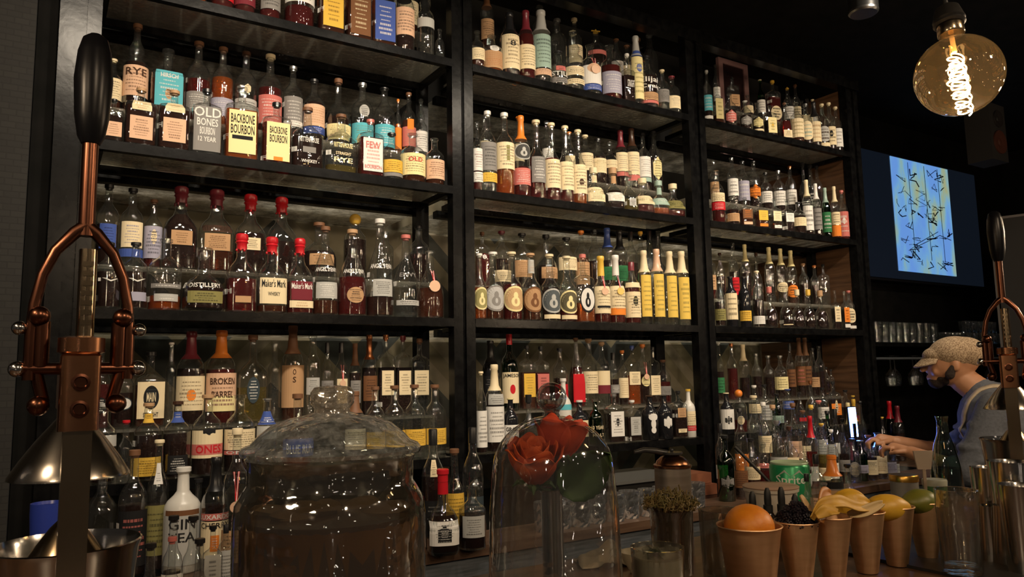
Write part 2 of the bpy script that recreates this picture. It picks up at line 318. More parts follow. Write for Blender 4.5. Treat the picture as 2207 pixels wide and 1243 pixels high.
    for t in toks:
        if t[0] == 'P':
            z = int(t[1:3])/100; u = int(t[3])/5-.9; s = .0085/T; sw = .009/(R*1.3); mb = MB()
            if z < .56: patch(mb, P, z-s, z+s, sw, 0, nx=2, nz=1, off=.0016) if abs(u) < .05 else mb.add([P(u-sw, z-s, .0018), P(u+sw, z-s, .0018), P(u+sw, z+s, .0018), P(u-sw, z+s, .0018)], [(0, 1, 2, 3)], 0)
            dashes(mb, P, z-s*.6, z+s*.6, sw*.7, 2, 1, rnd, .0022, u); mb.obj('price_tag', [paper('w'), paper('f')], o, False)
        elif t[0] == '=':   # =TEXT@z0z1wc[u]
            s, a = t[1:].split('@'); z0, z1, w, c = int(a[:2])/100, int(a[2:4])/100, int(a[4])/10, a[5]; uc = (int(a[6])-5)/5 if len(a) > 6 else 0
            mb = MB(); put_text(mb, P, s, z0, z1, w, 0, .0016, uc); mb.obj('lettering', paper(c), o, False)
        elif t[0] == 'R':   # ribbon with medal
            mb = MB()
            for sgn in (-1, 1):
                for b in range(3):
                    pts = [P(sgn*(.10+b*.05), .70, .002), P(sgn*(.14+b*.05), .70, .002), P(sgn*.0+.03*(b-1)+.04, .50, .004), P(sgn*.0+.03*(b-1), .50, .004)]
                    mb.add(pts, [(0, 1, 2, 3), (3, 2, 1, 0)], (0, 1, 0)[b] if t[1] == 'r' else (0, 1, 2)[b])
            mb.obj('medal_ribbon', [paper('r'), paper('w'), paper('u')], o, False)
            mb = MB(); p = P(0, .46, .003); mm = [(p[0]+R*.42*math.sin(2*PI*k/16), p[1]-(.0 if h else .002), p[2]+R*.42*math.cos(2*PI*k/16)) for h in (0, 1) for k in range(16)]
            mb.add(mm, [tuple(range(16)), tuple(range(31, 15, -1))]+[(k, (k+1) % 16, 16+(k+1) % 16, 16+k) for k in range(16)]); mb.obj('medal', capm('y' if t[1] == 'y' else 'h'), o)
        else:
            c, z0, z1, w, sh, ik = t[0], int(t[1:3])/100, int(t[3:5])/100, min(.98, int(t[5])/10+.02), t[6], t[7]
            mb = MB(); nz = max(1, int((z1-z0)/.06))
            patch(mb, P, z0, z1, w, 0, sh == 'o', 12 if near else 7, nz, .0007 if first is None else .0010, sh == 'h')
            if ik != '0':
                g = (z1-z0)
                if sh == 'o' and near and w > .55:
                    patch(mb, P, z0+g*.07, z1-g*.07, w*.86, 1, True, off=.0011); patch(mb, P, z0+g*.20, z0+g*.58, w*.34, 0, True, off=.0015); patch(mb, P, z0+g*.50, z0+g*.76, w*.17, 0, True, off=.0016); patch(mb, P, z0+g*.3, z0+g*.5, w*.1, 1, True, off=.002)
                elif t[8:9] != 'x':
                    dashes(mb, P, z0+g*.12, z1-g*.12, w*.75, max(1, min(7 if near else 4, int(g*T/.008))), 1, rnd, .0012 if first is None else .0015)
            nm = 'neck_label' if z0 > .6 else ('front_label' if first is None else 'strip_label')
            ob = mb.obj(nm, [paper(c), ink(c, ik, .12 if sh == 'o' else .42) if ik != '0' else paper(c)], o, False); first = ob
    return o
ORD = 'first second third fourth fifth sixth seventh eighth ninth tenth eleventh twelfth thirteenth fourteenth fifteenth sixteenth seventeenth eighteenth nineteenth twentieth twenty-first twenty-second twenty-third twenty-fourth twenty-fifth twenty-sixth twenty-seventh twenty-eighth twenty-ninth thirtieth'.split()
ZS = {'A': 2.662, 'B': 2.165, 'C': 1.668, 'D': 1.168}
SN = {'A': 'top shelf', 'B': 'upper shelf', 'C': 'middle shelf', 'D': 'lower shelf'}
BN = {'1': 'left bay', '2': 'middle bay', '3': 'right bay'}
RISE = .145
BAYX = {'1': (.125, 1.265), '2': (1.385, 2.515), '3': (2.655, 3.755)}
def parse(line):
    p = line.split(); return p
def place_row(code, data):
    lines = [l.split() for l in data.strip().splitlines()]
    lines.sort(key=lambda p: float(p[0]))
    free = code[0] == 'Z'
    placed = []
    for i, p in enumerate(lines):
        if free: xc, by, top, w = map(float, p[:4]); rest = p[4:]
        else: xc, top, w = map(float, p[:3]); by = None; rest = p[3:]
        kind, liq, fill, cap = rest[0], rest[1], int(rest[2]), rest[3]; toks = rest[4:]
        q = {'f': .52, 'q': .85, 'd': .72, 'h': .85, 'm': .9}.get(kind, 1.0); sq = kind in 'qdhmf'
        if free:
            z = .932 if code[1] == 'c' else 1.076; B = onZ(xc, by, z); X, Y = B.x, B.y; fy = {'Zc3': 2.375, 'Zc4': 2.215}.get(code)
            if fy: Y = fy; X = onY(xc, 1030, Y).x
            elif code in ('Zc1', 'Zc2'): Y = min(Y, 2.385)
        else:
            z = ZS[code[0]]+(RISE if code[2] == 'b' else 0); Y = 2.63 if code[2] == 'b' else 2.50
            X = onY(xc, 500, Y).x
        for it in range(4):
            if not free or code in ('Zc1', 'Zc2', 'Zc3', 'Zc4'):
                yy = proj((X, Y, z+.08))[1]; X = onY(xc, yy, Y).x
            d = proj((X, Y, z))[2]; ang = math.atan2(X, Y); al = ang-YAW
            k = .75 if code[1] in '3' or free else (.35 if code[1] == '2' else .3)
            if sq and not free: k *= .5
            rz = -ang*k
            R = w*d*math.cos(al)/(2*FOC)
            if sq: ph = ang*(1-k); R /= (abs(math.cos(ph))+.8*q*abs(math.sin(ph)))*.98
            if not free: Y = (2.63 if code[2] == 'b' else 2.456+R*max(q, .6) if R < .05 else 2.505)
        T = -top/1000 if top < 0 else None
        if T is None:
            lo, hi = .03, .6
            for _ in range(30):
                md = (lo+hi)/2
                if proj((X, Y, z+md))[1] > top: lo = md
                else: hi = md
            T = lo
        placed.append([X, Y, z, R, T, rz, kind, liq, fill, cap, toks, xc, q])
    # keep neighbours apart and inside the bay
    placed.sort(key=lambda p: p[0])
    if not free or code in ('Zc3', 'Zc4'):
        x0, x1 = BAYX[code[1]] if not free else (2.20, 3.62)
        for it in range(40):
            for a, b in zip(placed, placed[1:]):
                g = (b[0]-a[0])-(a[3]+b[3])*1.03
                if g < 0: a[0] += g/2*.8; b[0] -= g/2*.8
            placed[0][0] = max(placed[0][0], x0+placed[0][3]); placed[-1][0] = min(placed[-1][0], x1-placed[-1][3])
        tot = sum(2*p[3] for p in placed)
        if tot > (x1-x0): print('ROW FULL', code, tot, x1-x0)
        for a, b in zip(placed, placed[1:]):
            g = (b[0]-a[0])/((a[3]+b[3])*1.01)
            if g < 1: a[3] *= g; b[3] *= g
    if free:
        for it in range(60):
            for i, a in enumerate(placed):
                for b in placed[i+1:]:
                    dx, dy = b[0]-a[0], b[1]-a[1]; dd = math.hypot(dx, dy) or .001; g = (a[3]+b[3])*1.04-dd
                    if g > 0: s_ = 1 if dx >= 0 else -1; a[0] -= s_*g*.35; b[0] += s_*g*.35
        for i, a in enumerate(placed):
            for b in placed[i+1:]:
                g = math.hypot(b[0]-a[0], b[1]-a[1])/((a[3]+b[3])*1.01)
                if g < 1: a[3] *= g; b[3] *= g
    for i, (X, Y, z, R, T, rz, kind, liq, fill, cap, toks, xc, q) in enumerate(placed):
        near = (code[1] in '12' and not free) or free
        rnd = random.Random(int(xc*7+T*999)); rz += rnd.uniform(-.05, .05)
        nm = 'bottle' if kind != 'd' else 'bottle'
        o = build_bottle(nm, (X, Y, z), rz, T, R, kind, liq, fill, cap, toks, near and code[1] != '3', int(xc))
        lab = next((t for t in toks if t[0] not in 'PR=' and int(t[1:3]) < 60), None)
        ln = (CNAME[lab[0]]+' label') if lab else ('white print' if any(t[0] == '=' for t in toks) else 'bare glass')
        cn = {'w': 'wax', 'n': 'foil', 'p': 'pourer', 'x': 'cross'}.get(cap[0], 'cap'); ncn = CNAME[cap[1]]+' '+cn
        if free: nl = f"{LNAME.get(liq, 'white' if liq == 'W' else 'brown')} {SHAPE[kind]} bottle, {ncn}, {ln}, {ORD[i]} from left, {FREE[code][0]}"; grp = FREE[code][1]
        else: nl = f"{LNAME.get(liq, 'brown')} {SHAPE[kind]} bottle, {ncn}, {ln}, {ORD[i]} from left, {'front' if code[2] == 'f' else 'back'} row, {SN[code[0]]}, {BN[code[1]]}"; grp = f"bottles in the {'front' if code[2] == 'f' else 'back'} row of the {SN[code[0]]}, {BN[code[1]]}"
        tag(o, nl, 'bottle', grp)
FREE = {'Zc1': ('left back counter', 'bottles on the left back counter'), 'Zc2': ('counter by jar', 'bottles on the back counter beside the jar'),
        'Zc3': ('right counter back', 'bottles at the back of the right counter'), 'Zc4': ('right counter front', 'bottles at the front of the right counter'),
        'Zb1': ('bar, left', 'bitters bottles on the left of the bar'), 'Zb2': ('bar by tub', 'bottles on the bar behind the cups'), 'Zc5': ('counter by bartender', 'bottles on the counter beside the bartender')}
# ---------------------------------------------------------------- room shell
struct('floor', -3, 8, -1.5, 4.2, -.05, 0, noisy('floor_tiles', (.012, .011, .010), (.02, .018, .016), 6, .5))
struct('ceiling', -3, 8, -1.5, 4.2, 3.35, 3.4, DKW)
def brick():
    M = mat('rough_brick', (.03, .028, .024), .9); L = M.node_tree.links; b = M.node_tree.nodes['Principled BSDF']
    tc = N(M, 'ShaderNodeTexCoord'); mp = N(M, 'ShaderNodeMapping'); mp.inputs['Rotation'].default_value = (PI/2, 0, 0)
    br = N(M, 'ShaderNodeTexBrick'); br.inputs['Scale'].default_value = 14; br.inputs['Color1'].default_value = (.020, .019, .017, 1); br.inputs['Color2'].default_value = (.016, .015, .014, 1); br.inputs['Mortar'].default_value = (.014, .013, .012, 1)
    L.new(tc.outputs['Object'], mp.inputs[0]); L.new(mp.outputs[0], br.inputs[0]); L.new(br.outputs[0], b.inputs['Base Color'])
    bp = N(M, 'ShaderNodeBump'); bp.inputs['Strength'].default_value = .6; bp.inputs['Distance'].default_value = .01; L.new(br.outputs[1], bp.inputs['Height']); L.new(bp.outputs[0], b.inputs['Normal'])
    return M
struct('wall_left', -3, -.056, 2.44, 2.75, 0, 3.35, brick())
struct('trim_1', -.054, .0, 2.50, 3.15, 0, 3.35, DKW)
def chevron():
    M = mat('chevron_wood', (.06, .05, .03), .55); L = M.node_tree.links; b = M.node_tree.nodes['Principled BSDF']
    tc = N(M, 'ShaderNodeTexCoord'); sx = N(M, 'ShaderNodeSeparateXYZ'); L.new(tc.outputs['Object'], sx.inputs[0])
    def mth(op, a, c, d=None):
        n = N(M, 'ShaderNodeMath', operation=op)
        for i, s in enumerate((a, c)):
            if s is None: continue
            if hasattr(s, 'links') or hasattr(s, 'is_linked'): L.new(s, n.inputs[i])
            else: n.inputs[i].default_value = s
        return n.outputs[0]
    pp = mth('PINGPONG', mth('ADD', sx.outputs[0], -.325+6), .36)
    v = mth('ADD', sx.outputs[2], pp); st = mth('FLOOR', mth('DIVIDE', v, .085), None)
    wn = N(M, 'ShaderNodeTexWhiteNoise', noise_dimensions='1D'); L.new(st, wn.inputs['W'])
    r = N(M, 'ShaderNodeValToRGB'); r.color_ramp.interpolation = 'CONSTANT'; e = r.color_ramp.elements
    e[0].color = (.24, .21, .13, 1); e[1].position = .3; e[1].color = (.055, .065, .06, 1)
    for p, c in ((.5, (.22, .14, .10, 1)), (.68, (.32, .28, .20, 1)), (.85, (.09, .08, .065, 1))): q = e.new(p); q.color = c
    L.new(wn.outputs['Value'], r.inputs[0])
    no = N(M, 'ShaderNodeTexNoise'); no.inputs['Scale'].default_value = 30
    mx = N(M, 'ShaderNodeMix', data_type='RGBA', blend_type='MULTIPLY'); mx.inputs[0].default_value = .5; L.new(r.outputs[0], mx.inputs[6]); L.new(no.outputs[0], mx.inputs[7]); L.new(mx.outputs[2], b.inputs['Base Color'])
    return M
struct('wall_back', 0, 4.1, 3.16, 3.24, 0, 2.3, chevron())
struct('trim_2', 0, 4.1, 3.14, 3.24, 2.3, 3.35, mat('unlit_black', (.004, .004, .004), .8))  # upper back wall coloured black where no light reaches it
struct('wall_right', 4.1, 8, 3.22, 3.3, 0, 3.35, DKW)
struct('wall_far', 7.2, 7.3, -1.5, 3.3, 0, 3.35, DKW)
# wooden end panel of the shelving
# ---------------------------------------------------------------- shelving
rk = empty('shelving_rack', (0, 2.443, .932), 'black steel shelving rack with glass shelves along the back bar', 'shelving')
def rp(name, mb, M, par=None, smooth=False):
    o = mb.obj(name, M, None, smooth); o.parent = par or rk
    o.matrix_parent_inverse = Matrix.Translation(-Vector((0, 2.443, .932))) if par is None else Matrix.Identity(4); return o
for a, b in ((.0, .108), (1.280, 1.370), (2.530, 2.640), (3.775, 3.880)):
    mb = MB(); mb.box(a, a+.038, 2.445, 2.49, .933, 3.09); mb.box(b-.038, b, 2.445, 2.49, .933, 3.09); mb.box(a+.038, b-.038, 2.458, 2.485, .933, 3.09); rp('front_post', mb, BLK)
for a in (.06, 1.25, 2.51, 3.74): rp('rear_post', MB().box(a, a+.055, 2.705, 2.745, .933, 3.09), BLK)
rp('end_panel', MB().box(3.776, 3.80, 2.495, 3.13, .933, 3.03), WOOD)
rp('top_rail', MB().box(0, 3.88, 2.43, 2.49, 3.03, 3.09), BLK)
BX = {'1': (.108, 1.280), '2': (1.370, 2.530), '3': (2.640, 3.775)}
for s in 'ABCD':
    z = ZS[s]-.001
    for b, (x0, x1) in BX.items():
        mb = MB(); mb.box(x0, x1, 2.443, 2.468, z-.030, z); mb.box(x0, x1, 2.695, 2.72, z-.036, z-.012)
        mb.box(x0, x0+.02, 2.468, 2.695, z-.034, z-.012); mb.box(x1-.02, x1, 2.468, 2.695, z-.034, z-.012)
        mb.box(x0, x1, 2.765, 2.80, z-.05, z-.02)
        fr = rp('shelf_frame', mb, BLK)
        rp('glass_shelf', MB().box(x0+.001, x1-.001, 2.4685, 2.694, z-.010, z), SHG, fr)
        rp('rear_glass_shelf', MB().box(x0, x1, 2.80, 3.13, z-.040, z-.030), SHR, fr)
        if x1 > 0:
            r0, r1 = BAYX[b]; zz = z+RISE
            mb = MB().box(r0, r1, 2.575, 2.69, zz-.008, zz)
            for xx in (r0, (r0+r1)/2-.003, r1-.006): mb.box(xx, xx+.006, 2.58, 2.685, z, zz-.008)
            rp('riser_step', mb, SHG, fr)
# ---------------------------------------------------------------- back counter
ct = empty('back_counter', (1.6, 2.6, 0), 'long wooden topped back counter under the shelving', 'counter')
def cp(name, mb, M): o = mb.obj(name, M, ct, False); o.location = (-1.6, -2.6, 0); return o
cp('worktop_edge', MB().box(-.05, 4.0, 2.10, 2.30, .90, .931), WOODL)
cp('worktop', MB().box(-.05, 4.0, 2.30, 3.14, .90, .931), BLK)
cp('worktop_end', MB().box(4.0, 7.0, 2.10, 3.14, .90, .931), BARW)
cp('steel_front', MB().box(-.05, 7.0, 2.112, 2.15, .66, .899), STLD)
cp('cabinet', MB().box(-.05, 7.0, 2.16, 3.14, 0.0, .899), BLK)
# ---------------------------------------------------------------- customer bar
br = empty('bar', (1.2, .4, 0), 'wooden customer bar running across the foreground', 'bar')
def bp_(name, mb, M): o = mb.obj(name, M, br, False); o.location = (-1.2, -.4, 0); return o
bp_('bar_top', MB().box(-2, 6, .10, 1.30, 1.03, 1.075), BARW)
bp_('bar_front', MB().box(-2, 6, .25, 1.2, 0.0, 1.03), BLK)
mt = MB().box(1.42, 1.80, .52, 1.02, 1.0755, 1.081).obj('bar_mat', RUB, smooth=False); tag(mt, 'black rubber bar mat under the tumbler at right', 'mat')
# ---------------------------------------------------------------- television, boards, lamp, speaker
p = [onY(x, y, 3.12) for x, y in ((1857, 320), (2097, 378), (2107, 615))]
tx0, tx1, tz0, tz1 = 4.72, 6.47, 2.05, 3.07
tx0 = onY(1852, 318, 3.12).x; tx1 = onY(2100, 380, 3.12).x; tz1 = onY(2097, 377, 3.12).z; tz0 = onY(2107, 616, 3.12).z
tv = empty('television', ((tx0+tx1)/2, 3.21, (tz0+tz1)/2), 'wall television showing a tall blue abstract painting', 'television')
L = -Vector(tv.location)
MB().box(tx0-.015, tx1+.015, 3.13, 3.215, tz0-.02, tz1+.015).obj('housing', mat('tv_black', (.008, .008, .01), .3), tv, False, L)
scr = MB().box(tx0, tx1, 3.122, 3.131, tz0, tz1).obj('screen', mat('dark_screen', (.004, .005, .01), .15, emit=(.006, .009, .015), estr=.7), tv, False, L)
ax0 = onY(1918, 338, 3.12).x; ax1 = onY(2041, 366, 3.12).x; az1 = tz1-.008; az0 = tz0+.06
def artm():
    M = mat('screen_painting', (0, 0, 0), .3); Lk = M.node_tree.links; b = M.node_tree.nodes['Principled BSDF']
    tc = N(M, 'ShaderNodeTexCoord'); mp = N(M, 'ShaderNodeMapping'); mp.inputs['Scale'].default_value = (2.2, 1, .9); no = N(M, 'ShaderNodeTexNoise'); no.inputs['Scale'].default_value = 2.6; no.inputs['Detail'].default_value = 5
    r = N(M, 'ShaderNodeValToRGB'); e = r.color_ramp.elements; e[0].position = .42; e[0].color = (.15, .34, .80, 1); e[1].position = .78; e[1].color = (.55, .33, .04, 1)
    q = e.new(.53); q.color = (.18, .42, .74, 1); q = e.new(.58); q.color = (.26, .46, .50, 1); q = e.new(.66); q.color = (.36, .44, .28, 1)
    Lk.new(tc.outputs['Object'], mp.inputs[0]); Lk.new(mp.outputs[0], no.inputs['Vector']); Lk.new(no.outputs[0], r.inputs[0]); Lk.new(r.outputs[0], b.inputs['Emission Color']); b.inputs['Emission Strength'].default_value = .85
    return M
art = MB().box(ax0, ax1, 3.117, 3.122, az0, az1).obj('picture', artm(), tv, False, L)
mb = MB(); rnd = random.Random(3); aw = ax1-ax0; ah = az1-az0
for fx in (.28, .56, .80): mb.tube([(ax0+aw*fx, 3.116, az1-.02), (ax0+aw*(fx+.01), 3.116, az0+ah*.12)], .0022, 4)
for k in range(46):
    cx_, cz_ = rnd.uniform(.06, .92), rnd.uniform(.05, .95); pts = []
    for j in range(rnd.randint(3, 6)): pts.append((ax0+aw*min(.98, max(.02, cx_+rnd.uniform(-.10, .10))), 3.116, az0+ah*min(.98, max(.02, cz_+rnd.uniform(-.05, .05)))))
    mb.tube(pts, rnd.choice((.0022, .003, .005)), 4)
mb.tube([(ax0+aw*.3, 3.116, az0+ah*.22), (ax0+aw*.75, 3.116, az0+ah*.36), (ax0+aw*.95, 3.116, az0+ah*.33)], .003, 4)
mb.tube([(ax0+aw*.3, 3.116, az0+ah*.24), (ax0+aw*.72, 3.116, az0+ah*.39)], .003, 4)
mb.obj('drawn_lines', mat('ink_blue', (.01, .012, .05), .6), tv, False, L)
# picture frame on top of the shelving, right bay
f0 = onY(1548, 122, 2.87); f1 = onY(1611, 138, 2.87); fz0 = 2.664
fr = MB()
fr.box(f0.x, f1.x, 2.87, 2.89, f0.z-.03, f0.z); fr.box(f0.x, f0.x+.035, 2.87, 2.89, fz0, f0.z-.03); fr.box(f1.x-.035, f1.x, 2.87, 2.89, fz0, f0.z-.03); fr.box(f0.x, f1.x, 2.87, 2.89, fz0-.03, fz0)
fo = empty('picture_frame', ((f0.x+f1.x)/2, 2.88, fz0), 'dusty pink picture frame standing behind the bottles, top shelf, right bay', 'picture frame'); Lf = -Vector(fo.location)
fr.obj('frame', mat('dusty_pink', (.30, .17, .17), .6), fo, False, Lf); MB().box(f0.x+.035, f1.x-.035, 2.878, 2.889, fz0, f0.z-.03).obj('backing', mat('deep_maroon', (.02, .006, .007), .5), fo, False, Lf)
# ceiling track spotlight
c = onD(1860, 14, 3.0); o = empty('track_spotlight', (c.x, c.y, 3.3), 'black cylindrical ceiling spotlight at the top edge', 'spotlight')
l0 = -Vector(o.location)
MB().lathe([(c.z-.025, .056), (3.25, .056), (3.26, .05), (3.348, .02)], 24, c=(c.x, c.y)).obj('housing', mat('lamp_black', (.01, .01, .01), .4), o, loc=l0)
MB().lathe([(c.z-.032, .05), (c.z-.026, .056), (c.z-.018, .0565)], 24, c=(c.x, c.y)).obj('trim_ring', mat('ring_grey', (.3, .3, .3), .3, 1), o, loc=l0)
MB().lathe([(c.z-.0315, .04), (c.z-.030, .045)], 24, c=(c.x, c.y)).obj('lens', mat('lamp_lens', (.5, .5, .5), .4, emit=(1, .9, .75), estr=.5), o, loc=l0)
# wall speaker, chalkboard with lettering, hung glass racks
c = onD(2152, 285, 4.4)
o = empty('wall_speaker', tuple(c), 'black two-way speaker with a dull red cone hanging high at right', 'speaker')
MB().box(-.09, .09, 0, .14, -.17, .17).obj('cabinet', mat('speaker_black', (.010, .009, .009), .7), o, False)
for z_, r_, cc in ((.08, .05, (.012, .010, .010)), (-.06, .07, (.05, .016, .010))):
    x = MB(); x.lathe([(0, r_), (.008, r_), (.009, r_*.85), (.002, r_*.3), (.006, r_*.2)], 20); q = x.obj('cone', mat('cone%.2f' % r_, cc, .5), o); q.rotation_euler = (PI/2, 0, 0); q.location = (0, -.001, z_)
Xb = 7.1
pts = [onD(2140, 474, 4.6), onD(2300, 440, 4.6)]
c = onD(2140, 474, 4.6); o = empty('chalkboard', tuple(c), 'black menu board with chalk letters SA at the right edge', 'sign', rz=-1.25)
MB().box(0, .9, .004, .03, -.95, -.0).obj('board', mat('slate', (.008, .008, .009), .6), o, False)
x = MB(); x.box(-.02, .9, -.006, .004, 0, .015); x.box(-.02, -.008, -.006, .004, -.98, 0); x.obj('frame', mat('dull_frame', (.10, .09, .085), .5), o, False)
v, f = text_mesh('SA'); s0 = .13
me = MB().add([(s0+(a+1)*.085, -.003, -.70+b*.10) for a, b in v], f).obj('chalk_letters', mat('chalk', (.35, .35, .36), .9), o, False)
# ---------------------------------------------------------------- glassware beside the television wall
gsh = MB().box(4.25, 7.0, 2.78, 3.21, 1.60, 1.625).obj('wall_shelf', BLK, smooth=False); tag(gsh, 'black wall shelf of stacked glasses below the television', 'shelf')
def tumbler(name, loc, r, h, label, grp, M=GL, n=14, taper=.88, th=.003, band=None, rz=0):
    o = empty(name, loc, label, 'glass', grp, rz)
    MB().lathe([(0, r*taper*.95), (.002, r*taper), (h, r), (h, r-th), (.014, r*taper-th), (.0135, .001)], n).obj('glass_body', M, o)
    return o
k = 0
for i in range(9):
    X = onY(1893+i*15, 730, 2.98).x
    tumbler('highball_glass', (X, 2.98, 1.6255), .036, .15, f'tall tan-lit tumbler, {ORD[i]} from the left end of the wall shelf', 'tumblers on the wall shelf', GL, 12, .85)
for i in range(12):
    X = onY(2022+i*11.5, 730, 2.95).x if i > 0 else onY(2030, 730, 2.95).x
    tumbler('rocks_glass', (4.98+.46+i*.095, 2.90, 1.6255), .042, .085, f'cut rocks glass, {ORD[i]} from left in the lower tier of the wall shelf', 'cut glasses on the wall shelf', GL, 8)
for i in range(5):
    tumbler('rocks_glass', (5.72+i*.095, 2.90, 1.7115), .042, .085, f'cut rocks glass stacked on top, {ORD[i]} from left of the upper tier', 'stacked cut glasses', GL, 8)
rod = MB()
for xx in (2.78, 2.88, 2.98): rod.box(4.3, 6.6, xx, xx+.012, 1.52, 1.53)
rod.box(4.3, 4.32, 2.78, 3.0, 1.53, 1.598); rod.box(6.58, 6.6, 2.78, 3.0, 1.53, 1.598)
tag(rod.obj('stemware_rack', STLD, smooth=False), 'steel stemware rack under the wall shelf', 'rack')
def wineglass(loc, label, r=.038, h=.20):
    o = empty('wine_glass', loc, label, 'glass', 'wine glasses hanging upside down')
    MB().lathe([(0, .034), (-.002, .034), (-.006, .004), (-.085, .004), (-.095, .012), (-.12, r*.85), (-.15, r), (-h, r*.8), (-h, r*.8-.0015), (-.15, r-.002)], 14, cap=False).obj('glass_body', GL, o)
for i in range(7): wineglass((4.72+i*.13, 2.88+.05*(i % 2), 1.545), f'upside-down wine glass, {ORD[i]} from the left of the rack')
for i in range(4): wineglass((5.98+i*.12, 2.88+.05*(i % 2), 1.545), f'upside-down wine glass, {ORD[i]} of those right of the bartender')
# ---------------------------------------------------------------- things on the counter front, middle
for i in range(10):
    B = onZ(1068+i*38, 1112-i*4.0, .932)
    o = empty('cut_glass_tumbler', (B.x, 2.165+.012*(i % 2), .932), f'faceted mixing tumbler, {ORD[i]} from left along the wooden counter edge', 'glass', 'faceted tumblers on the counter edge')
    mb = MB(); n = 16; v = []; f = []
    R_ = .038
    for j in range(7):
        z = j*.095/6
        for q in range(n): a = 2*PI*(q+.5*(j % 2))/n; r = R_*(.9+.1*j/6)*(1+.05*((q+j) % 2)); v.append((r*math.cos(a), r*math.sin(a), z))
    for j in range(6):
        for q in range(n): f.append((j*n+q, j*n+(q+1) % n, (j+1)*n+(q+1) % n)); f.append((j*n+q, (j+1)*n+(q+1) % n, (j+1)*n+q))
    f.append(tuple(range(n-1, -1, -1))); mb.add(v, f).obj('glass_body', glass('crystal', (.85, .86, .86), edge=.5, ior=3.2, rough=.03, haze=.07), o, False)
o = MB().box(0, .42, 0, .30, 0, .012).obj('serving_tray', mat('grey_tray', (.08, .08, .075), .5), smooth=False, loc=(1.86, 2.30, 1.028)); tag(o, 'grey slab tray lying over the faceted tumblers', 'tray'); o.rotation_euler = (0, 0, 0)
bx = MB().box(0, .40, 0, .26, 0, .094).obj('ice_box', mat('black_plastic', (.012, .012, .012), .4), smooth=False, loc=(1.87, 2.32, .9335)); tag(bx, 'black box on the counter holding up the grey tray', 'box')
for k, (x0, x1, ww, lb) in enumerate(((2.26, 2.51, .05, 'lower reddish wooden board stacked on the counter'), (2.27, 2.50, .04, 'upper reddish wooden board stacked on the counter'))):
    zz = .932+k*.046
    tag(MB().box(x0, x1, 2.36+k*.02, 2.62, zz, zz+.044).obj('wooden_board', noisy('red_wood%d' % k, (.16, .05, .025), (.26, .10, .05), 5, .45, 0, (1, 8, 1)), smooth=False), lb, 'board', 'wooden boards on the counter')
# speed rail in the aisle
o = empty('speed_rail', (2.1, 1.6, .0), 'black steel speed rail standing in the aisle behind the bar', 'rack')
mb = MB()
for z in (.80, .88, .96):
    for y in (-.08, .08): mb.box(-.55, .9, y-.006, y+.006, z, z+.02)
mb.box(-.55, .9, -.08, .08, .79, .80)
for x in (-.54, .88): mb.box(x, x+.02, -.09, .09, 0, .98)
mb.obj('rails', STLD, o, False)
# ---------------------------------------------------------------- bottle rows: x, top, width in photo pixels, then kind, liquid, fill %, closure, labels
place_row('A1b', """
300 -290 52 r o 55 cb e10489rk
370 -280 52 w a 60 nk w12468rk
440 -290 54 r o 50 cb t10489rk
505 -280 50 p a 60 cb e10489rk
575 -285 50 r r 60 sr w10489rk
650 -285 50 w o 55 nk e12468rk
725 -280 50 r a 60 cb t10489rk
800 -280 48 l c 10 cG w12468rk
880 -285 44 w a 40 nk e12468rk""")
place_row('A1f', """
235 -270 50 d a 55 ck e12468rk
295 -280 52 r o 50 cb t10489rk
355 -280 52 r a 60 cb e10489rk
420 -270 54 d o 50 ck q12468rk
480 -280 50 r r 62 sr r10309rw
528 -280 46 r r 62 sr m10489rw
582 -285 46 w r 60 nm z12468rk
645 -285 66 r r 26 ce w30609rk l38502oe
713 -275 62 d a 62 ck y08628rn P3007
772 -275 62 d a 62 ck b06628re P1606
825 -275 62 d a 62 ck u06628rw P3008
871 -300 44 w n 55 nk h20569rk
917 -310 38 u c 4 bG f36489r0
948 -120 20 j c 30 cG""")
place_row('B1b', """
243 128 46 r a 50 ce e20609rk
286 52 64 u n 56 cb h18519rn =RYE@40486n
368 110 84 q a 52 cG l14648rw =HIRSCH@54605w t24402on
430 92 60 r r 52 cb z12368rw P5007
488 105 56 r o 60 cb v12349rw P3804
540 115 56 r c 4 cn f12389rk e44562hk
597 122 62 r r 56 ce p12468rw P2303
650 148 52 r n 56 cs z14558rw w14228rk P4507
707 178 56 r n 60 ck h22569rt u10219rw P5603
765 178 66 b n 40 cb q06288rk P2703
820 188 58 r d 30 cs l06369ri f45633ok
877 200 58 w n 30 ck l06409rw P1006
915 225 22 r o 55 co o10489r0
940 212 44 r a 55 cb p14449rt o40563r0
962 225 30 u c 10 cG w10449rk""")
place_row('B1f', """
232 212 44 d n 60 ck h12458rn P3808
297 190 72 d d 66 ct h10487rn e58736rt
374 196 72 d d 66 ct h12507rn e60756rt P3807
444 193 68 d c 4 ck z04709r0 =OLD@54689w =BONES@41527w =BOURBON@28395w =12_YEAR@18256w P7005
519 188 78 d o 66 cG q08648r0 =BACKBONE@47597k =BOURBON@33457k k26316rk P3003
595 222 68 d r 64 ck q04648r0 =BACKBONE@46576k =BOURBON@32446k o04103r0 P0807
662 233 74 f n 52 cb =RITTENHOUSE@42506w z26354r0 =WHISKEY@10155w P3003
737 248 74 f y 14 cb =RITTENHOUSE@42506q =STRAIGHT@30355e =RYE@18266e P3308
808 260 60 d r 66 cp w08648rp =FEW@46586p =BOURBON@12187p
860 290 46 r k 60 ck y14409rn z06139r0 P4808
911 292 54 r a 48 cG q14569rk =OLD@40484r
956 302 42 r a 45 cG h12529rn""")
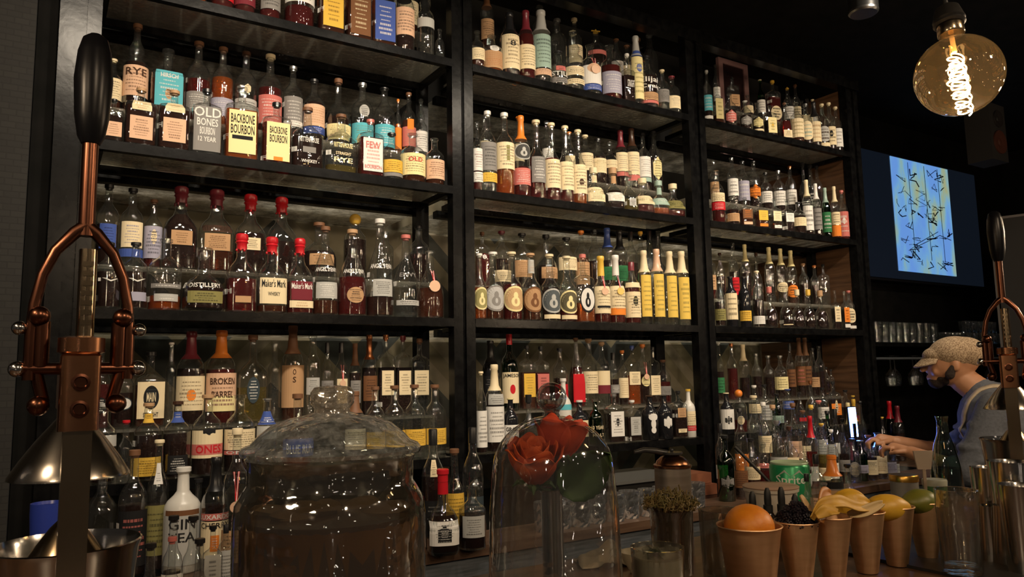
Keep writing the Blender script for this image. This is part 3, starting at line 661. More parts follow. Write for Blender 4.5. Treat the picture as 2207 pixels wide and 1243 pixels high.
place_row('C1b', """
232 398 52 r n 50 ck u20505rk
300 408 52 r c 30 ck e24567ru u12229r0
345 432 40 r r 24 cb v14609rk e34552ok
370 401 80 m n 66 wm t28456rn
450 408 84 m a 24 wm n46548r0 t24447rn
523 418 76 m n 50 wr e28435rk
597 425 74 m n 42 wr
687 480 78 b n 46 cb t20405rn
765 462 50 w n 60 by
830 500 36 l c 10 cG
925 490 44 r n 50 ck""")
place_row('C1f', """
222 522 56 r n 55 ck =IV@40456w P1507
283 522 58 r n 55 ck =IV@40456w v12257r0
350 515 74 r o 20 cG z30367rw f12225rw P1505
437 535 94 o n 38 cG i12308rk =DISTILLERY@36436w P4004
530 505 74 m r 42 wr P2604 t12205r0
604 513 74 m a 10 wr e12459r0 =Maker's_Mark@33438k =WHISKY@22274k
680 517 66 m r 42 wr m18428r0 =Maker's_Mark@32408w e08179rt
740 492 60 t a 16 cb =ANGEL'S_ENVY@48538w f18366rw P3903
795 498 66 t r 44 ct =ANGEL'S_ENVY@48537w t14324ok
847 475 64 t d 20 cw =ANGEL'S_ENVY@48538w f20375rk P4204
893 508 60 t c 6 cp f14207rk =ENVY@48536z P4003
940 542 60 t a 44 cG Rr""")
place_row('D1b', """
250 752 48 r r 56 ck k20405ow
292 770 50 r n 50 ck d26446ow
350 758 70 q a 56 ck e12609r0 k24555od =MAIN@34463e =STRAIGHT@14205k
380 738 24 l c 4 cw
422 714 66 r n 60 nm e16529rn o26382o0
486 712 70 r r 58 no h14549rn q14307r0 =BROKEN@42496n =BARREL@28355n
553 722 76 f y 40 cb d22524ow
598 740 32 l c 4 cG
634 702 56 w a 30 nb t14589r0 =O@48541n =S@40461n
682 724 42 l c 4 cG f30506rk
712 738 34 w n 50 sk z24508rk
738 738 40 r c 20 sk e20525rk Rr
770 740 34 w n 60 nb z20506rk
812 722 42 r n 60 nc b20507rk
861 722 50 d n 60 cc e26567rk P1505
908 724 50 d n 60 cm e26567rn
952 730 48 d c 20 cb e26588rk""")
place_row('D1f', """
236 868 60 r n 50 cf f46608r0
268 905 34 j k 50 cr
310 868 62 r n 58 ct y74867rk P4806 y06308rk
380 864 62 r n 58 cn u72867rw k06305rw
440 850 68 r n 50 ct e22569r0 =ONES@28386r p26399r0 k50593h0
517 850 68 r n 50 cG e30569rk p24299r0 =ONES@25297w
572 858 44 w c 10 cs u64829rw f44629r0
640 848 72 b o 40 cb u16408r0 =BLUE_RUN@20326w
790 842 46 w n 50 nb e20489rk
830 832 44 r c 10 cb y18408rk
862 830 46 r c 10 cb y18408rk
908 828 48 r c 10 cb y18408rk
950 828 48 r c 10 cb y18408rk""")
place_row('A2b', """
1050 -300 30 w a 50 nb t20509rk
1098 22 30 r n 50 cG e20509rk
1165 14 32 l c 10 cG
1202 42 40 r c 4 cs
1240 40 32 r n 50 ce e20509rk
1286 64 44 r n 52 xy p46549r0
1330 85 28 w n 50 cb w20509rk
1375 105 28 w n 50 cb e20509rk
1410 93 34 r n 50 cb o52603r0
1470 95 34 w c 4 cG""")
place_row('A2f', """
1030 68 32 r a 50 cG e20509rk
1062 78 46 r o 8 cG t08529rc w50653ok
1097 28 42 w n 60 nk e10629rn =8@44522k
1134 24 38 w r 64 nm e14489rk
1168 24 40 l c 16 nf j20649rk h10189rk
1203 112 38 j k 50 ck =STILL@28408w p42544rk z10248rk
1237 68 44 u c 14 cG e24389rk e10189rk
1273 98 46 r c 30 cG w20559r0 h40585ot u08199rw Rr
1321 100 48 r r 60 cG v10488rw P3007
1359 118 34 q n 54 cw =STRAIGHT@30446w
1391 84 28 l c 60 nf q08689ri u46583ow u69809r0
1424 130 46 r n 60 ck =Elijah@44568w =Craig@34438w t14288rk p08139r0
1455 158 28 r c 20 ce z20509rk
1476 172 34 r c 20 cm e12446rz""")
place_row('B2b', """
1045 250 24 w c 20 cG e20509rk
1118 252 24 w n 50 co e20509rk
1180 262 26 w c 20 cG w20509rk
1228 285 24 w n 50 co e20509rk
1270 293 34 r n 60 ce e24609rk
1307 303 36 r n 60 ck e24559ri
1343 312 32 r n 58 cG e40589rk
1381 290 32 w n 60 nm e28608rz p20279r0
1413 288 34 w n 60 nn e24609rz p14239r0
1448 300 34 r n 55 ck w24588rz j16239r0
1480 298 34 r n 55 ck q20575hk""")
place_row('B2f', """
1027 262 22 r r 56 cG w28609rm w12269rk
1052 240 38 r c 30 cw z26608rk y12239rk
1089 244 42 r o 60 cw e30629rk i40581r0
1124 250 38 r r 36 no f44648ok p14349rw
1159 260 40 p r 52 ce z20526rw P3806
1192 266 36 p r 54 ce e16529rk P1606
1220 272 34 p r 52 ce e16529rk P1606
1246 280 34 p o 52 ce e14529rk n24332o0
1280 362 44 o c 8 ce e12489rk e62807rt
1322 362 44 o n 44 ct w18389rt t62807r0
1358 370 38 o y 30 cG f12304rk P1806
1393 386 46 o r 22 ce e24489rk
1431 392 42 o o 20 cj j28489rw j60807r0
1470 400 46 o r 20 ce i24489rk""")
place_row('C2b', """
1040 500 34 d r 60 cb w50583ok
1082 498 38 r n 50 cm e10309rk
1126 503 42 r n 50 ck t20508rn
1178 506 48 b n 44 ck t20406rk
1222 512 44 r c 44 ck e38629rk
1262 498 34 r a 54 co t12489rk
1298 497 38 r n 50 ck
1332 494 36 w n 50 nu g20408rk
1368 500 36 w n 50 nk g20449rk
1392 503 32 w n 50 sk
1418 503 30 r a 40 cy
1448 503 28 w n 40 sk
1480 505 30 r c 10 cG""")
place_row('C2f', """
1029 546 30 p o 48 cw q14489oi
1060 543 44 p a 48 cw z12509os
1104 543 44 p r 52 ce q12499ot
1145 546 42 p a 24 ct b12499ot f70908rt
1186 548 42 p n 50 ce f12489od e04107r0
1223 552 40 p r 36 ce q12479ok e04107r0
1258 548 50 q o 28 cp k14529ow
1297 552 38 p r 30 ny e14549rk k22256r0 Rr
1329 550 38 p r 26 nw e14549rk o12229r0 Ry
1363 565 36 w r 60 sm e10519rk e58669r0 k28442oi
1391 540 28 l c 4 ne Q10667ri
1419 537 28 l c 4 nh Q10667ri
1447 542 28 l c 4 ne Q10667ri
1476 542 30 l c 4 ne Q08647ri""")
place_row('D2b', """
1058 734 36 w K 50 nk k20509rz
1099 720 38 r G 50 sr e10509r0 =JAMESON@42488k r22342o0
1137 744 38 d a 58 ck y20568ri
1167 746 38 d r 58 ck p16568rk
1208 750 32 r n 50 ck r16408rk
1246 728 38 h r 58 cb r08489r0
1285 730 38 r c 10 ct e20529rk
1326 737 36 r c 20 ct e20559r0 m20339r0
1353 760 30 w n 50 sk z24406rw
1374 755 28 r n 50 co e14508rt
1402 745 40 d o 50 cu e34569rk
1434 742 34 r n 50 co q30485ok Rr
1462 748 36 d n 50 ck e16509rk
1494 775 34 r r 50 cb z20406rk""")
place_row('D2f', """
1038 800 24 w n 50 ce w08529rk
1068 785 40 w n 60 ne w12529rk f54667rk
1100 858 34 w K 50 cq w14509rk =GRAND@38467k
1140 850 36 o c 8 ck
1175 880 30 r n 50 ck e20509rk
1216 815 34 r W 50 cw l54629r0
1250 862 36 r K 50 cw e20569rk
1284 860 32 r G 50 cG =10_YEARS@34427e =MALT@18256e
1324 848 46 d n 60 cs w14648rk k34522hk
1363 862 42 d n 60 cw f16607rk P0807
1401 852 36 w K 50 cn w26482o0 w44604o0 w16302o0
1432 850 38 w K 50 cG w24524hw
1464 842 40 d n 60 ck t44646rk e12206rk P4807
1494 838 28 r W 50 cy e14549rk r14249rw""")
place_row('A3b', """
1545 140 16 w c 10 cG w20509rk
1580 165 30 d c 10 pk t20509rk
1612 205 22 r n 50 cG e20509rk
1641 172 18 w G 50 ce w20509rk
1668 174 34 d r 60 cy e08409ok P5007
1700 188 24 r c 10 py w20509rk
1729 186 20 r n 50 cb e20509rk
1762 226 20 r n 50 cG e20509rk
1793 228 20 r n 50 cG e20509rk
1815 232 18 w n 50 ce w20509rk""")
place_row('A3f', """
1526 152 20 r n 30 cf l20509rw w04107r0
1547 180 24 q a 20 cG q10609ri
1574 202 26 w n 50 cG p10488hw
1607 218 26 w n 50 cw z14488hw
1633 222 24 w n 50 cG q16508hi e06129r0
1660 228 30 d n 50 cG q08588ri y24422o0
1693 222 28 h r 50 cb e04249rk
1718 222 30 r a 20 cG e12589ri
1739 224 26 r n 50 cs e10559oj
1757 220 26 w n 50 nk e10549rt
1781 226 26 r n 50 ce f14489on e04129r0
1806 226 24 r n 50 ce e10489rk k26402o0
1824 236 24 r n 50 ce w10509rk""")
place_row('B3b', """
1540 345 20 r c 10 cG t10489rk
1580 340 24 w n 50 cG w20559rk
1603 348 26 w n 50 ck v14569rw
1627 348 26 w n 50 ck o20509hk
1652 372 26 r n 50 ck w20499rk
1680 368 28 r n 50 cs w16509rk
1706 358 24 r n 50 cc w20509rk
1735 350 26 b n 40 ck k10309ow
1760 358 24 r n 50 ck k20509rw
1785 362 22 r n 50 ck""")
place_row('B3f', """
1548 368 30 r r 56 cG e40569rk r24399rw
1578 425 30 r n 54 cG P3005 t12409rn
1606 426 34 q a 56 cG b26588ro h06157r0
1639 428 34 q a 56 cG y26588ri o06157r0
1670 428 30 q a 20 cG e28588rk w06157rk
1697 430 30 q n 50 cG w30568rk P1205
1722 436 32 r n 56 ck e24509ri
1742 388 22 w n 50 ne w08529rk
1762 396 20 w n 50 nw z12529rk w04102o0
1782 405 20 w G 50 nj g10509rw
1802 402 20 w r 50 ne e26509rk o04259r0
1826 412 24 r r 50 cp p06569rw w30442hw""")
place_row('C3b', """
1534 540 20 d r 50 ct t20509rk
1554 545 20 r n 50 cn
1583 524 22 w n 50 ck r10409rk
1609 527 24 r n 50 nq
1633 545 24 b c 10 cn
1661 533 24 w c 10 nq
1686 536 24 w c 10 nq e20389ok
1708 540 24 w a 40 nq o12359ok
1734 568 24 r n 50 ct
1758 572 22 r n 50 co
1784 570 26 d c 30 ck""")
place_row('C3f', """
1552 598 24 r n 50 ck i12359rk
1577 596 26 l K 50 ck e14669rk
1606 596 26 l K 50 ck y12329rk
1635 584 26 w n 50 ce w06209rk
1660 618 30 o n 44 cp P2405
1695 620 30 o n 44 cG P1605 e08107r0
1720 624 28 o n 44 ce P2605
1744 624 28 o n 44 cy P2703
1770 626 30 o n 44 ct P3003
1802 626 22 q n 54 cG e20588rk
1822 628 20 q n 54 cG o20588rn w06158r0
1842 627 24 r n 54 cp e18549ok w04119r0""")
place_row('D3b', """
1552 738 20 w n 50 cw g14409rk
1580 740 24 r r 56 cc
1605 742 24 w n 40 ne
1632 762 24 r n 50 cs
1658 766 28 r n 50 cs
1684 766 30 r n 50 cs q20509rk
1706 740 20 w n 50 sk b20529rk
1727 728 22 w n 50 nb b20529rp
1748 728 22 w n 50 nb b20529rk
1776 750 26 r n 50 ck t20408rk
1800 746 24 r n 50 ck
1822 790 20 r n 50 ck
1838 795 16 r n 50 ck""")
place_row('D3f', """
1567 846 30 w K 50 ce w12609r0 k24444hw
1594 840 34 w r 30 bo e20403ok
1628 830 28 r c 10 cw e40609rk
1650 828 28 r c 10 ck f24569rk
1676 848 26 r G 50 ck j20408rk
1700 838 26 l c 10 cu u50709rw
1725 845 26 h c 10 ck r20308r0
1750 820 30 b c 30 cc
1775 835 24 r c 10 ck w20509rk
1798 822 34 d n 60 ck o24508rw e30582ok
1824 840 26 r n 50 ck
1840 852 22 r c 10 cy m10309r0""")
# free standing bottles: x, base y, top y, width ...
place_row('Zc1', """
226 1240 1004 70 r k 50 ck z08308ow =RAW_CASK@36436e
297 1236 968 64 r n 56 cb k08529rp P4003
356 1214 946 50 w n 50 ce w66823rk i12509rk
371 1232 1007 84 r W 50 cw b40607r0 f08558r0 =GIN@42525k =TEA@30395k
411 1214 1032 40 j n 50 ck t20509rk
452 1228 985 60 w n 58 nk e12449r0 p45519r0 =LUXARDO@46509w =CHERRY@38438k o18322rw
506 1232 922 60 r o 24 ce Rr t08309rk
486 1262 1130 36 r c 20 sk f10609rk""")
place_row('Zc2', """
934 1178 924 50 w n 60 sk e60742rk k10406rz
955 1191 1010 70 o n 46 nr w12409rk k16364rw
986 1172 966 40 j n 50 cb y20549rk
1014 1160 1002 34 d a 50 ck o20509rk
1027 1166 920 46 w k 50 sk d10408rz
1018 1180 1046 60 r n 54 cG f20546rk""")
place_row('Zc3', """
1556 1020 912 26 w k 50 sk w20409rk
1600 1030 880 30 r o 40 ck o24449rk
1632 1030 852 30 l c 10 ce
1652 1032 866 30 r c 10 cw e40609rk
1672 1028 872 32 r c 10 ct
1694 1028 860 34 b c 10 cG
1716 1026 868 30 r c 10 cb h30529rk
1736 1024 884 28 w a 30 cb e20509rk
1757 1022 872 28 r a 30 cy
1778 1022 862 30 w c 20 cp f20509rk
1800 1020 884 28 r G 50 ck f20509rk
1820 1018 880 30 w n 50 sk w30502rk
1843 1016 900 28 r n 50 ck
1862 1014 866 24 w n 50 nq m20509rk
1880 1010 858 24 w n 50 ny
1898 1004 862 26 w n 50 ck""")
place_row('Zc4', """
1566 1062 938 38 r G 50 ck z20406hk
1596 1064 952 32 r n 30 cG b20509rk
1622 1062 944 34 r a 44 ck e30529rk
1647 1048 952 34 u r 48 bG p52609rk
1680 1050 906 38 r c 10 cs f20509rk
1706 1050 918 40 f c 10 cn e24529rk
1730 1048 936 40 b n 36 cG f06307rk
1752 1044 896 26 w r 50 nr f10306rw
1776 1044 912 26 w y 50 cy e10309rk
1796 1042 925 24 r y 30 cw w12409rk
1820 1042 914 26 w n 50 sk z20409rk
1842 1042 945 34 r k 50 ck z14485oe
1866 1042 948 28 l G 50 cs v20409rk
1888 1042 936 34 w n 50 cc e12458rk
1914 1042 930 36 w n 50 ck e12508rt
1942 1042 942 36 r c 40 cb v12409rk
1964 1040 968 18 r c 30 cw f12509rk""")
place_row('Zc5', """
1896 1000 850 22 w n 50 cf w30509rk
1923 990 864 26 w G 50 nr k10409rw
1944 992 874 26 w n 50 nm f10409rk
1908 998 898 18 w y 50 cy""")
place_row('Zb1', """
280 1405 1160 52 j n 46 ck w20489rz
318 1400 1170 52 j n 46 ck f10449rk
345 1395 1158 40 j r 46 cp w20489rk
374 1330 1110 46 j n 46 ck w14449rk
404 1332 1112 46 j k 46 ck f12409rk
424 1400 1160 46 j n 46 ck j14489rk
455 1300 1132 44 q a 46 ck f14648rk""")
place_row('Zb2', """
1767 1132 978 40 r c 20 sk h20408rk
1801 1128 980 44 l c 40 no t20509ri k52629r0
1745 1142 1020 26 j c 20 sk
1782 1142 1040 30 j o 40 cs
1834 1125 1000 30 j n 40 ck z20409rk""")
# ---------------------------------------------------------------- pendant bulb
c = onD(2066, 163, 1.07); R_ = .0565
o = empty('pendant_bulb', (c.x, c.y, c.z), 'large amber glass globe bulb with glowing spiral filament', 'light bulb'); o.rotation_euler = (-.12, .10, 0)
pf = [(R_*math.cos(PI*k/20), R_*math.sin(PI*k/20)*1.02) for k in range(1, 20)]
pr_ = [(-R_, .001)]+[(-a, b) for a, b in pf if -a < R_*.93]+[(R_*.99, .0175), (R_*1.12, .0165), (R_*1.22, .0165)]
MB().lathe(pr_, 40, cap=False).obj('glass_globe', glass('amber_globe', (.86, .66, .38), edge=.55, ior=1.6, haze=.018), o)
MB().lathe([(R_*1.16, .0168), (R_*1.20, .018), (R_*1.42, .0175), (R_*1.46, .014)], 24).obj('brass_cap', BRS, o)
sk = MB(); sk.lathe([(R_*1.44, .0185), (R_*1.50, .0215), (R_*1.55, .019), (R_*1.60, .0215), (R_*1.95, .016), (R_*2.05, .008)], 24); sk.obj('lamp_holder', mat('holder_black', (.012, .011, .010), .4), o)
sk = MB(); sk.tube([(0, 0, R_*2), (0, 0, .55), (.0, .02, 1.6)], .0032, 8); sk.obj('cord', RUB, o)
FIL = mat('filament', (1, .7, .4), .5, emit=(1, .72, .42), estr=75)
fm = MB()
for s in range(2):
    pts = []
    for k in range(150):
        t = k/149; a = t*2*PI*6; rr = .0120+.002*math.sin(t*PI); pts.append((rr*math.cos(a+s*PI)+(s-.5)*.004, rr*math.sin(a+s*PI)*.7, .032-.092*t))
    fm.tube(pts, .0009, 5)
fm.obj('filament', FIL, o)
fm = MB(); fm.tube([(0, 0, R_*1.1), (0, 0, .038)], .0035, 8); fm.tube([(-.012, 0, .044), (.012, .002, .046)], .0012, 5); fm.tube([(-.010, 0, .044), (-.013, 0, .03), (-.009, 0, .026)], .001, 5); fm.obj('glass_stem', mat('stem_glow', (.8, .5, .2), .3, emit=(1, .6, .25), estr=.6), o)
# ---------------------------------------------------------------- citrus presses
def press(cx, cy, rz, label):
    o = empty('citrus_press', (cx, cy, 1.0755), label, 'citrus press', rz=rz); Z = -1.0755
    def part(n, mb, M, **k): return mb.obj(n, M, o, loc=None, **k)
    b = MB(); b.lathe([(0, .085, .075, 3), (.012, .085, .075, 3), (.020, .06, .05, 3), (.024, .03, .03, 2)], 28); part('base', b, COPD)
    b = MB(); b.box(-.0125, .0125, -.010, .010, .022, 1.425+Z); b.lathe([(.022, .02), (.05, .016)], 16); part('column', b, BRS, angle=.4)
    y0 = .085
    b = MB(); b.lathe([(1.125+Z, .034), (1.135+Z, .044), (1.20+Z, .062), (1.275+Z, .070), (1.283+Z, .073), (1.284+Z, .071), (1.276+Z, .068), (1.20+Z, .060), (1.14+Z, .042), (1.134+Z, .01)], 36, c=(0, y0), cap=False); b.tube([(0, .005, 1.15+Z), (0, y0-.03, 1.15+Z)], .010, 10); part('juice_bowl', b, STEEL)
    b = MB(); b.lathe([(1.235+Z, .050), (1.25+Z, .048), (1.275+Z, .034), (1.30+Z, .016), (1.312+Z, .004)], 24, c=(0, y0)); part('reamer', b, BRS)
    b = MB(); b.lathe([(1.352+Z, .058), (1.355+Z, .0575), (1.372+Z, .047), (1.392+Z, .033), (1.408+Z, .020), (1.418+Z, .012), (1.417+Z, .009), (1.39+Z, .031), (1.37+Z, .045), (1.352+Z, .055)], 40, c=(0, y0), cap=False); b.tube([(0, y0, 1.41+Z), (0, y0, 1.50+Z)], .007, 10); part('pressing_funnel', b, noisy('worn_steel', (.42, .38, .33), (.56, .51, .45), 8, .2, 1))
    b = MB(); b.lathe([(1.405+Z, .018, .016, 5), (1.478+Z, .018, .016, 5), (1.481+Z, .016, .014, 4)], 24); b.box(-.016, .016, .005, y0+.012, 1.425+Z, 1.468+Z); b.lathe([(1.478+Z, .013), (1.482+Z, .021), (1.496+Z, .021), (1.498+Z, .012)], 24); part('head', b, COP, angle=.5)
    for z_ in (1.452, 1.426):
        b = MB(); b.lathe([(0, .0085), (.002, .0085), (.0025, .006), (.001, .005)], 16); q = b.obj('boss', COPD, o); q.rotation_euler = (PI/2, 0, 0); q.location = (0, -.0155, z_+Z)
    b = MB(); b.tube([(.003, .012, 1.49+Z), (.003, .012, 1.588+Z)], .0085, 14)
    for k in range(7): b.box(-.002, .008, .003, .004, 1.51+Z+k*.010, 1.515+Z+k*.010)
    part('rack_rod', b, BRS)
    b = MB()
    for s in (-1, 1):
        b.tube([(0, .012, 1.612+Z), (s*.010, .012, 1.605+Z), (s*.026, .012, 1.585+Z), (s*.036, .012, 1.56+Z), (s*.0415, .012, 1.53+Z), (s*.043, .012, 1.50+Z), (s*.043, .012, 1.455+Z)], [.008, .0065, .0055, .0052, .0055, .006, .0062], 12)
    part('yoke', b, COPD)
    for s in (-1, 1):
        b = MB(); b.tube([(s*.034, .012, 1.513+Z), (s*.034, .012, 1.468+Z)], .0075, 10); b.ball((s*.037, .008, 1.518+Z), .010); part('link', b, COPD)
        b = MB(); b.ball((s*.053, .012, 1.506+Z), .007); b.tube([(s*.036, .012, 1.506+Z), (s*.053, .012, 1.506+Z)], .004, 8); part('bolt', b, STEEL)
        b = MB(); b.ball((s*.053, .012, 1.466+Z), .008); part('bolt', b, STEEL)
        b = MB(); b.tube([(s*.038, .014, 1.466+Z), (s*.030, .014, 1.433+Z)], .006, 10); b.ball((s*.034, .010, 1.430+Z), .010); part('crank', b, COPD)
    b = MB(); b.tube([(-.050, .012, 1.466+Z), (.050, .012, 1.466+Z)], .0062, 14); part('cross_shaft', b, COPD)
    b = MB(); b.tube([(0, .012, 1.602+Z), (0, .012, 1.712+Z)], .0078, 14); part('lever', b, COPD)
    b = MB(); b.lathe([(1.700+Z, .009), (1.708+Z, .013), (1.73+Z, .0165), (1.77+Z, .0185), (1.80+Z, .0160), (1.815+Z, .0120), (1.820+Z, .006)], 24, c=(0, .012)); part('grip', b, mat('glossy_black', (.004, .004, .005), .3, spec=.2), )
    return o
P1 = onD(168, 900, .745); press(P1.x, P1.y, .02, 'copper and brass citrus press with black grip at the far left')
P2 = onD(2184, 900, 1.72); press(P2.x, P2.y, -1.12, 'copper citrus press cut off by the right edge')
# ---------------------------------------------------------------- drink jar
c = onD(715, 1000, .84); BZ = 1.0755
o = empty('drink_jar', (c.x, c.y, BZ), 'large lidded glass jar of dark iced infusion in the foreground', 'jar')
H = lambda z: z-BZ
THK = glass('thick_glass', (.80, .79, .74), edge=.5, rough=.05, ior=1.6, haze=.012, bump=.3)
MB().lathe([(0, .100), (.004, .104), (H(1.30), .104), (H(1.318), .102), (H(1.332), .094), (H(1.338), .090), (H(1.360), .090), (H(1.366), .093), (H(1.368), .090), (H(1.338), .086), (H(1.315), .096), (.01, .098)], 48, cap=False).obj('glass_body', THK, o)
l = MB().lathe([(.012, .096), (H(1.298), .0965), (H(1.304), .095)], 40)
l.obj('infusion', noisy('tea', (.11, .055, .018), (.045, .021, .008), 9, .2, coat=.2), o)
rnd = random.Random(4)
for k in range(9):
    a = rnd.uniform(0, 2*PI); r = rnd.uniform(.02, .065); b = MB(); b.ball((0, 0, 0), .026, 10, 6, sc=(1.2, .8, .35)); q = b.obj('fruit_slice', mat('tea_fruit', (.13, .075, .03), .5), o); q.location = (r*math.cos(a), r*math.sin(a), H(1.302)+rnd.uniform(-.004, .003)); q.rotation_euler = (rnd.uniform(-.3, .3), rnd.uniform(-.3, .3), a)
LID = noisy('bubbled_glass', (.5, .5, .5), (.6, .6, .6), 5)
LG = glass('lid_glass', (.80, .86, .88), edge=.6, rough=.14, ior=1.9, haze=.15, bump=1.5, glint_noise=60)
lid = MB().lathe([(H(1.3695), .097), (H(1.374), .099), (H(1.378), .096), (H(1.381), .088), (H(1.390), .080), (H(1.401), .066), (H(1.408), .048), (H(1.411), .030), (H(1.414), .021)], 48, cap=False).obj('lid', LG, o)
MB().lathe([(H(1.4135), .020), (H(1.418), .0195), (H(1.424), .024), (H(1.436), .0245), (H(1.442), .020), (H(1.444), .006)], 28).obj('lid_knob', glass('knob_glass', (.72, .68, .6), edge=.5, rough=.12, ior=2.0, haze=.2, bump=1.5, glint_noise=90), lid)
# ---------------------------------------------------------------- glass dome with roses
c = onD(1194, 1100, 1.05); o = empty('glass_dome', (c.x, c.y, BZ+.0125), 'clear bell-shaped glass dome with a ball knob over two roses', 'dome')
K = lambda z: z-BZ-.0125
b = MB(); pr_ = [(.0, .1015), (.02, .0985), (K(1.18), .0925), (K(1.27), .0895), (K(1.32), .0855)]
for k in range(1, 10): a = k*PI/18; pr_.append((K(1.322)+.073*math.sin(a), .0850*math.cos(a)))
b.lathe(pr_, 48, cap=False); b.obj('bell', glass('dome_glass', (.90, .91, .90), edge=.42, ior=1.7, rough=.05, haze=.02, bump=.2), o)
b = MB(); b.lathe([(K(1.391), .014), (K(1.398), .010), (K(1.402), .012)], 20); b.ball((0, 0, K(1.420)), .0215, 22, 14); b.ball((0, 0, K(1.420)), .017, 18, 12); b.obj('knob', glass('knob_clear', (.8, .82, .82), edge=.35, ior=1.9), o)
q = MB().lathe([(0, .108), (.010, .108), (.012, .105)], 40).obj('dome_stand', noisy('stand_wood', (.06, .03, .015), (.12, .06, .03), 8, .4)); q.location = (c.x, c.y, BZ+.0002); tag(q, 'round dark wooden stand under the glass dome', 'stand')
vz = empty('bud_vase', (c.x-.003, c.y, BZ+.0125), 'slim clear tube vase standing inside the glass dome', 'vase')
MB().lathe([(0, .022), (.004, .022), (.008, .0145), (.20, .0155), (.205, .018), (.204, .0165), (.19, .0138), (.012, .012)], 24, cap=False).obj('tube', glass('tube_glass', (.72, .76, .78), edge=.35, ior=1.8), vz)
MB().lathe([(.012, .0118), (.12, .0130)], 20).obj('water', glass('vase_water', (.8, .85, .85), edge=.5), vz)
def rose(px, py, D, R, tilt, label, leaf=False, hue=(.72, .115, .015)):
    p = onD(px, py, D); o = empty('rose', p, label, 'flower', 'roses under the glass dome'); o.rotation_euler = tilt
    PM = noisy('rose_petal%d' % px, hue, (hue[0]*.62, hue[1]*.45, hue[2]*.6), 22, .7)
    rnd = random.Random(px); n = 0
    for ring, (cnt, rr, h, open_) in enumerate(((3, .30, .98, .02), (4, .58, 1.02, .05), (4, .86, 1.0, .09), (5, 1.05, .92, .16))):
        for k in range(cnt):
            mb = MB(); a0 = 2*PI*k/cnt+ring*.5; v = []; f = []; U, V = 8, 7
            for j in range(V+1):
                t = j/V
                for i in range(U+1):
                    u = i/U*2-1; wd = (.35+.95*math.sin(PI*min(1, t*.78+.12)))*(1 if t < .85 else 1-(t-.85)*1.2); an = a0+u*wd*(1.15/max(.5, rr)*.62)
                    r = R*rr*(.16+.84*math.sin(PI/2*min(1, t*1.25))**.8)+R*open_*t**3*(1+.3*u*u); z = R*(-.95+2.0*h*t-.18*u*u*t)+R*.05*math.sin(7*an+ring)
                    if t > .9: r += R*open_*.35; z -= R*.03*abs(u)
                    v.append((r*math.cos(an), r*math.sin(an), z))
            for j in range(V):
                for i in range(U): a = j*(U+1)+i; f.append((a, a+1, a+U+2, a+U+1))
            mb.add(v, f); q = mb.obj('petal', PM, o); sd = q.modifiers.new('s', 'SOLIDIFY'); sd.thickness = .0006
    GM = noisy('rose_green', (.020, .050, .008), (.04, .085, .015), 30, .6)
    mb = MB(); mb.ball((0, 0, -R*.95), R*.32, 10, 6)
    for k in range(5): a = 2*PI*k/5; mb.tube([(R*.2*math.cos(a), R*.2*math.sin(a), -R*.9), (R*.75*math.cos(a), R*.75*math.sin(a), -R*.75), (R*1.0*math.cos(a), R*1.0*math.sin(a), -R*.95)], [R*.10, R*.12, R*.02], 6)
    mb.obj('sepals', GM, o)
    inv = o.rotation_euler.to_matrix().inverted()
    e = inv @ (Vector((c.x, c.y, BZ+.03))-p); e2 = inv @ (Vector((c.x, c.y, BZ+.215))-p)
    MB().tube([(0, 0, -R*1.0), tuple(Vector((0, 0, -R*1.2))*.5+e2*.5), tuple(e2), tuple(e)], .0032, 8).obj('stem', GM, o)
    if leaf:
        v = []; f = []; U, V = 8, 16; A = onD(1212, 1062, D-.02); B = onD(1316, 972, D-.035); ax = (B-A); side = Vector(ax.cross(FW)).normalized(); nb = ax.cross(side).normalized()
        for j in range(V+1):
            t = j/V; wd = .032*math.sin(PI*min(1, t**.75))**.7*(1+.07*(j % 2))
            for i in range(U+1):
                u = i/U*2-1; P = A+ax*t+side*(u*wd)+nb*(.010*abs(u)-.008*math.sin(PI*t)); v.append(inv @ (P-p))
        for j in range(V):
            for i in range(U): a = j*(U+1)+i; f.append((a, a+1, a+U+2, a+U+1))
        q = MB().add(v, f).obj('leaf', GM, o); sd = q.modifiers.new('s', 'SOLIDIFY'); sd.thickness = .0008
        MB().tube([tuple(inv @ (A-p)), tuple((inv @ (A-p))*.3+e2*.7), tuple(e2)], .0018, 6).obj('leaf_stalk', GM, o)
rose(1152, 1000, 1.03, .0315, (.25, -.25, .3), 'lower orange-red rose leaning left under the glass dome')
rose(1206, 950, 1.06, .031, (.15, .22, 1.0), 'upper red-orange rose with a dark leaf under the glass dome', True, (.60, .060, .012))
# ---------------------------------------------------------------- copper tumblers with garnish
CUPM = noisy('satin_copper', (.72, .46, .26), (.80, .53, .31), 14, .5, 1, (1, 1, 6))
def cup(px, py, r, rb, h, label):
    B = onZ(px, py, BZ+.001); o = empty('copper_tumbler', B, label, 'cup', 'copper tumblers of garnish in a row')
    MB().lathe([(0, rb*.96), (.002, rb), (h*.9, r*.965), (h*.97, r), (h*.985, r+.0022), (h, r+.0015), (h*.985, r-.001), (h*.9, r*.965-.0015), (.01, rb-.002), (.0095, .001)], 32, cap=False).obj('cup_body', CUPM, o); return B
cups = [cup(1622, 1274, .054, .038, .112, 'wide copper tumbler holding a whole peeled orange'), cup(1725, 1262, .037, .020, .112, 'copper tumbler heaped with dark berries'), cup(1798, 1247, .036, .019, .112, 'copper tumbler of lemon peels beside the berries'),
        cup(1870, 1232, .036, .019, .112, 'copper tumbler with a scored lemon above it, fourth from left'), cup(1935, 1217, .036, .019, .112, 'copper tumbler with a smooth yellow lemon half'), cup(2000, 1203, .035, .018, .112, 'copper tumbler with a green lime, last of the row')]
TOP = BZ+.113
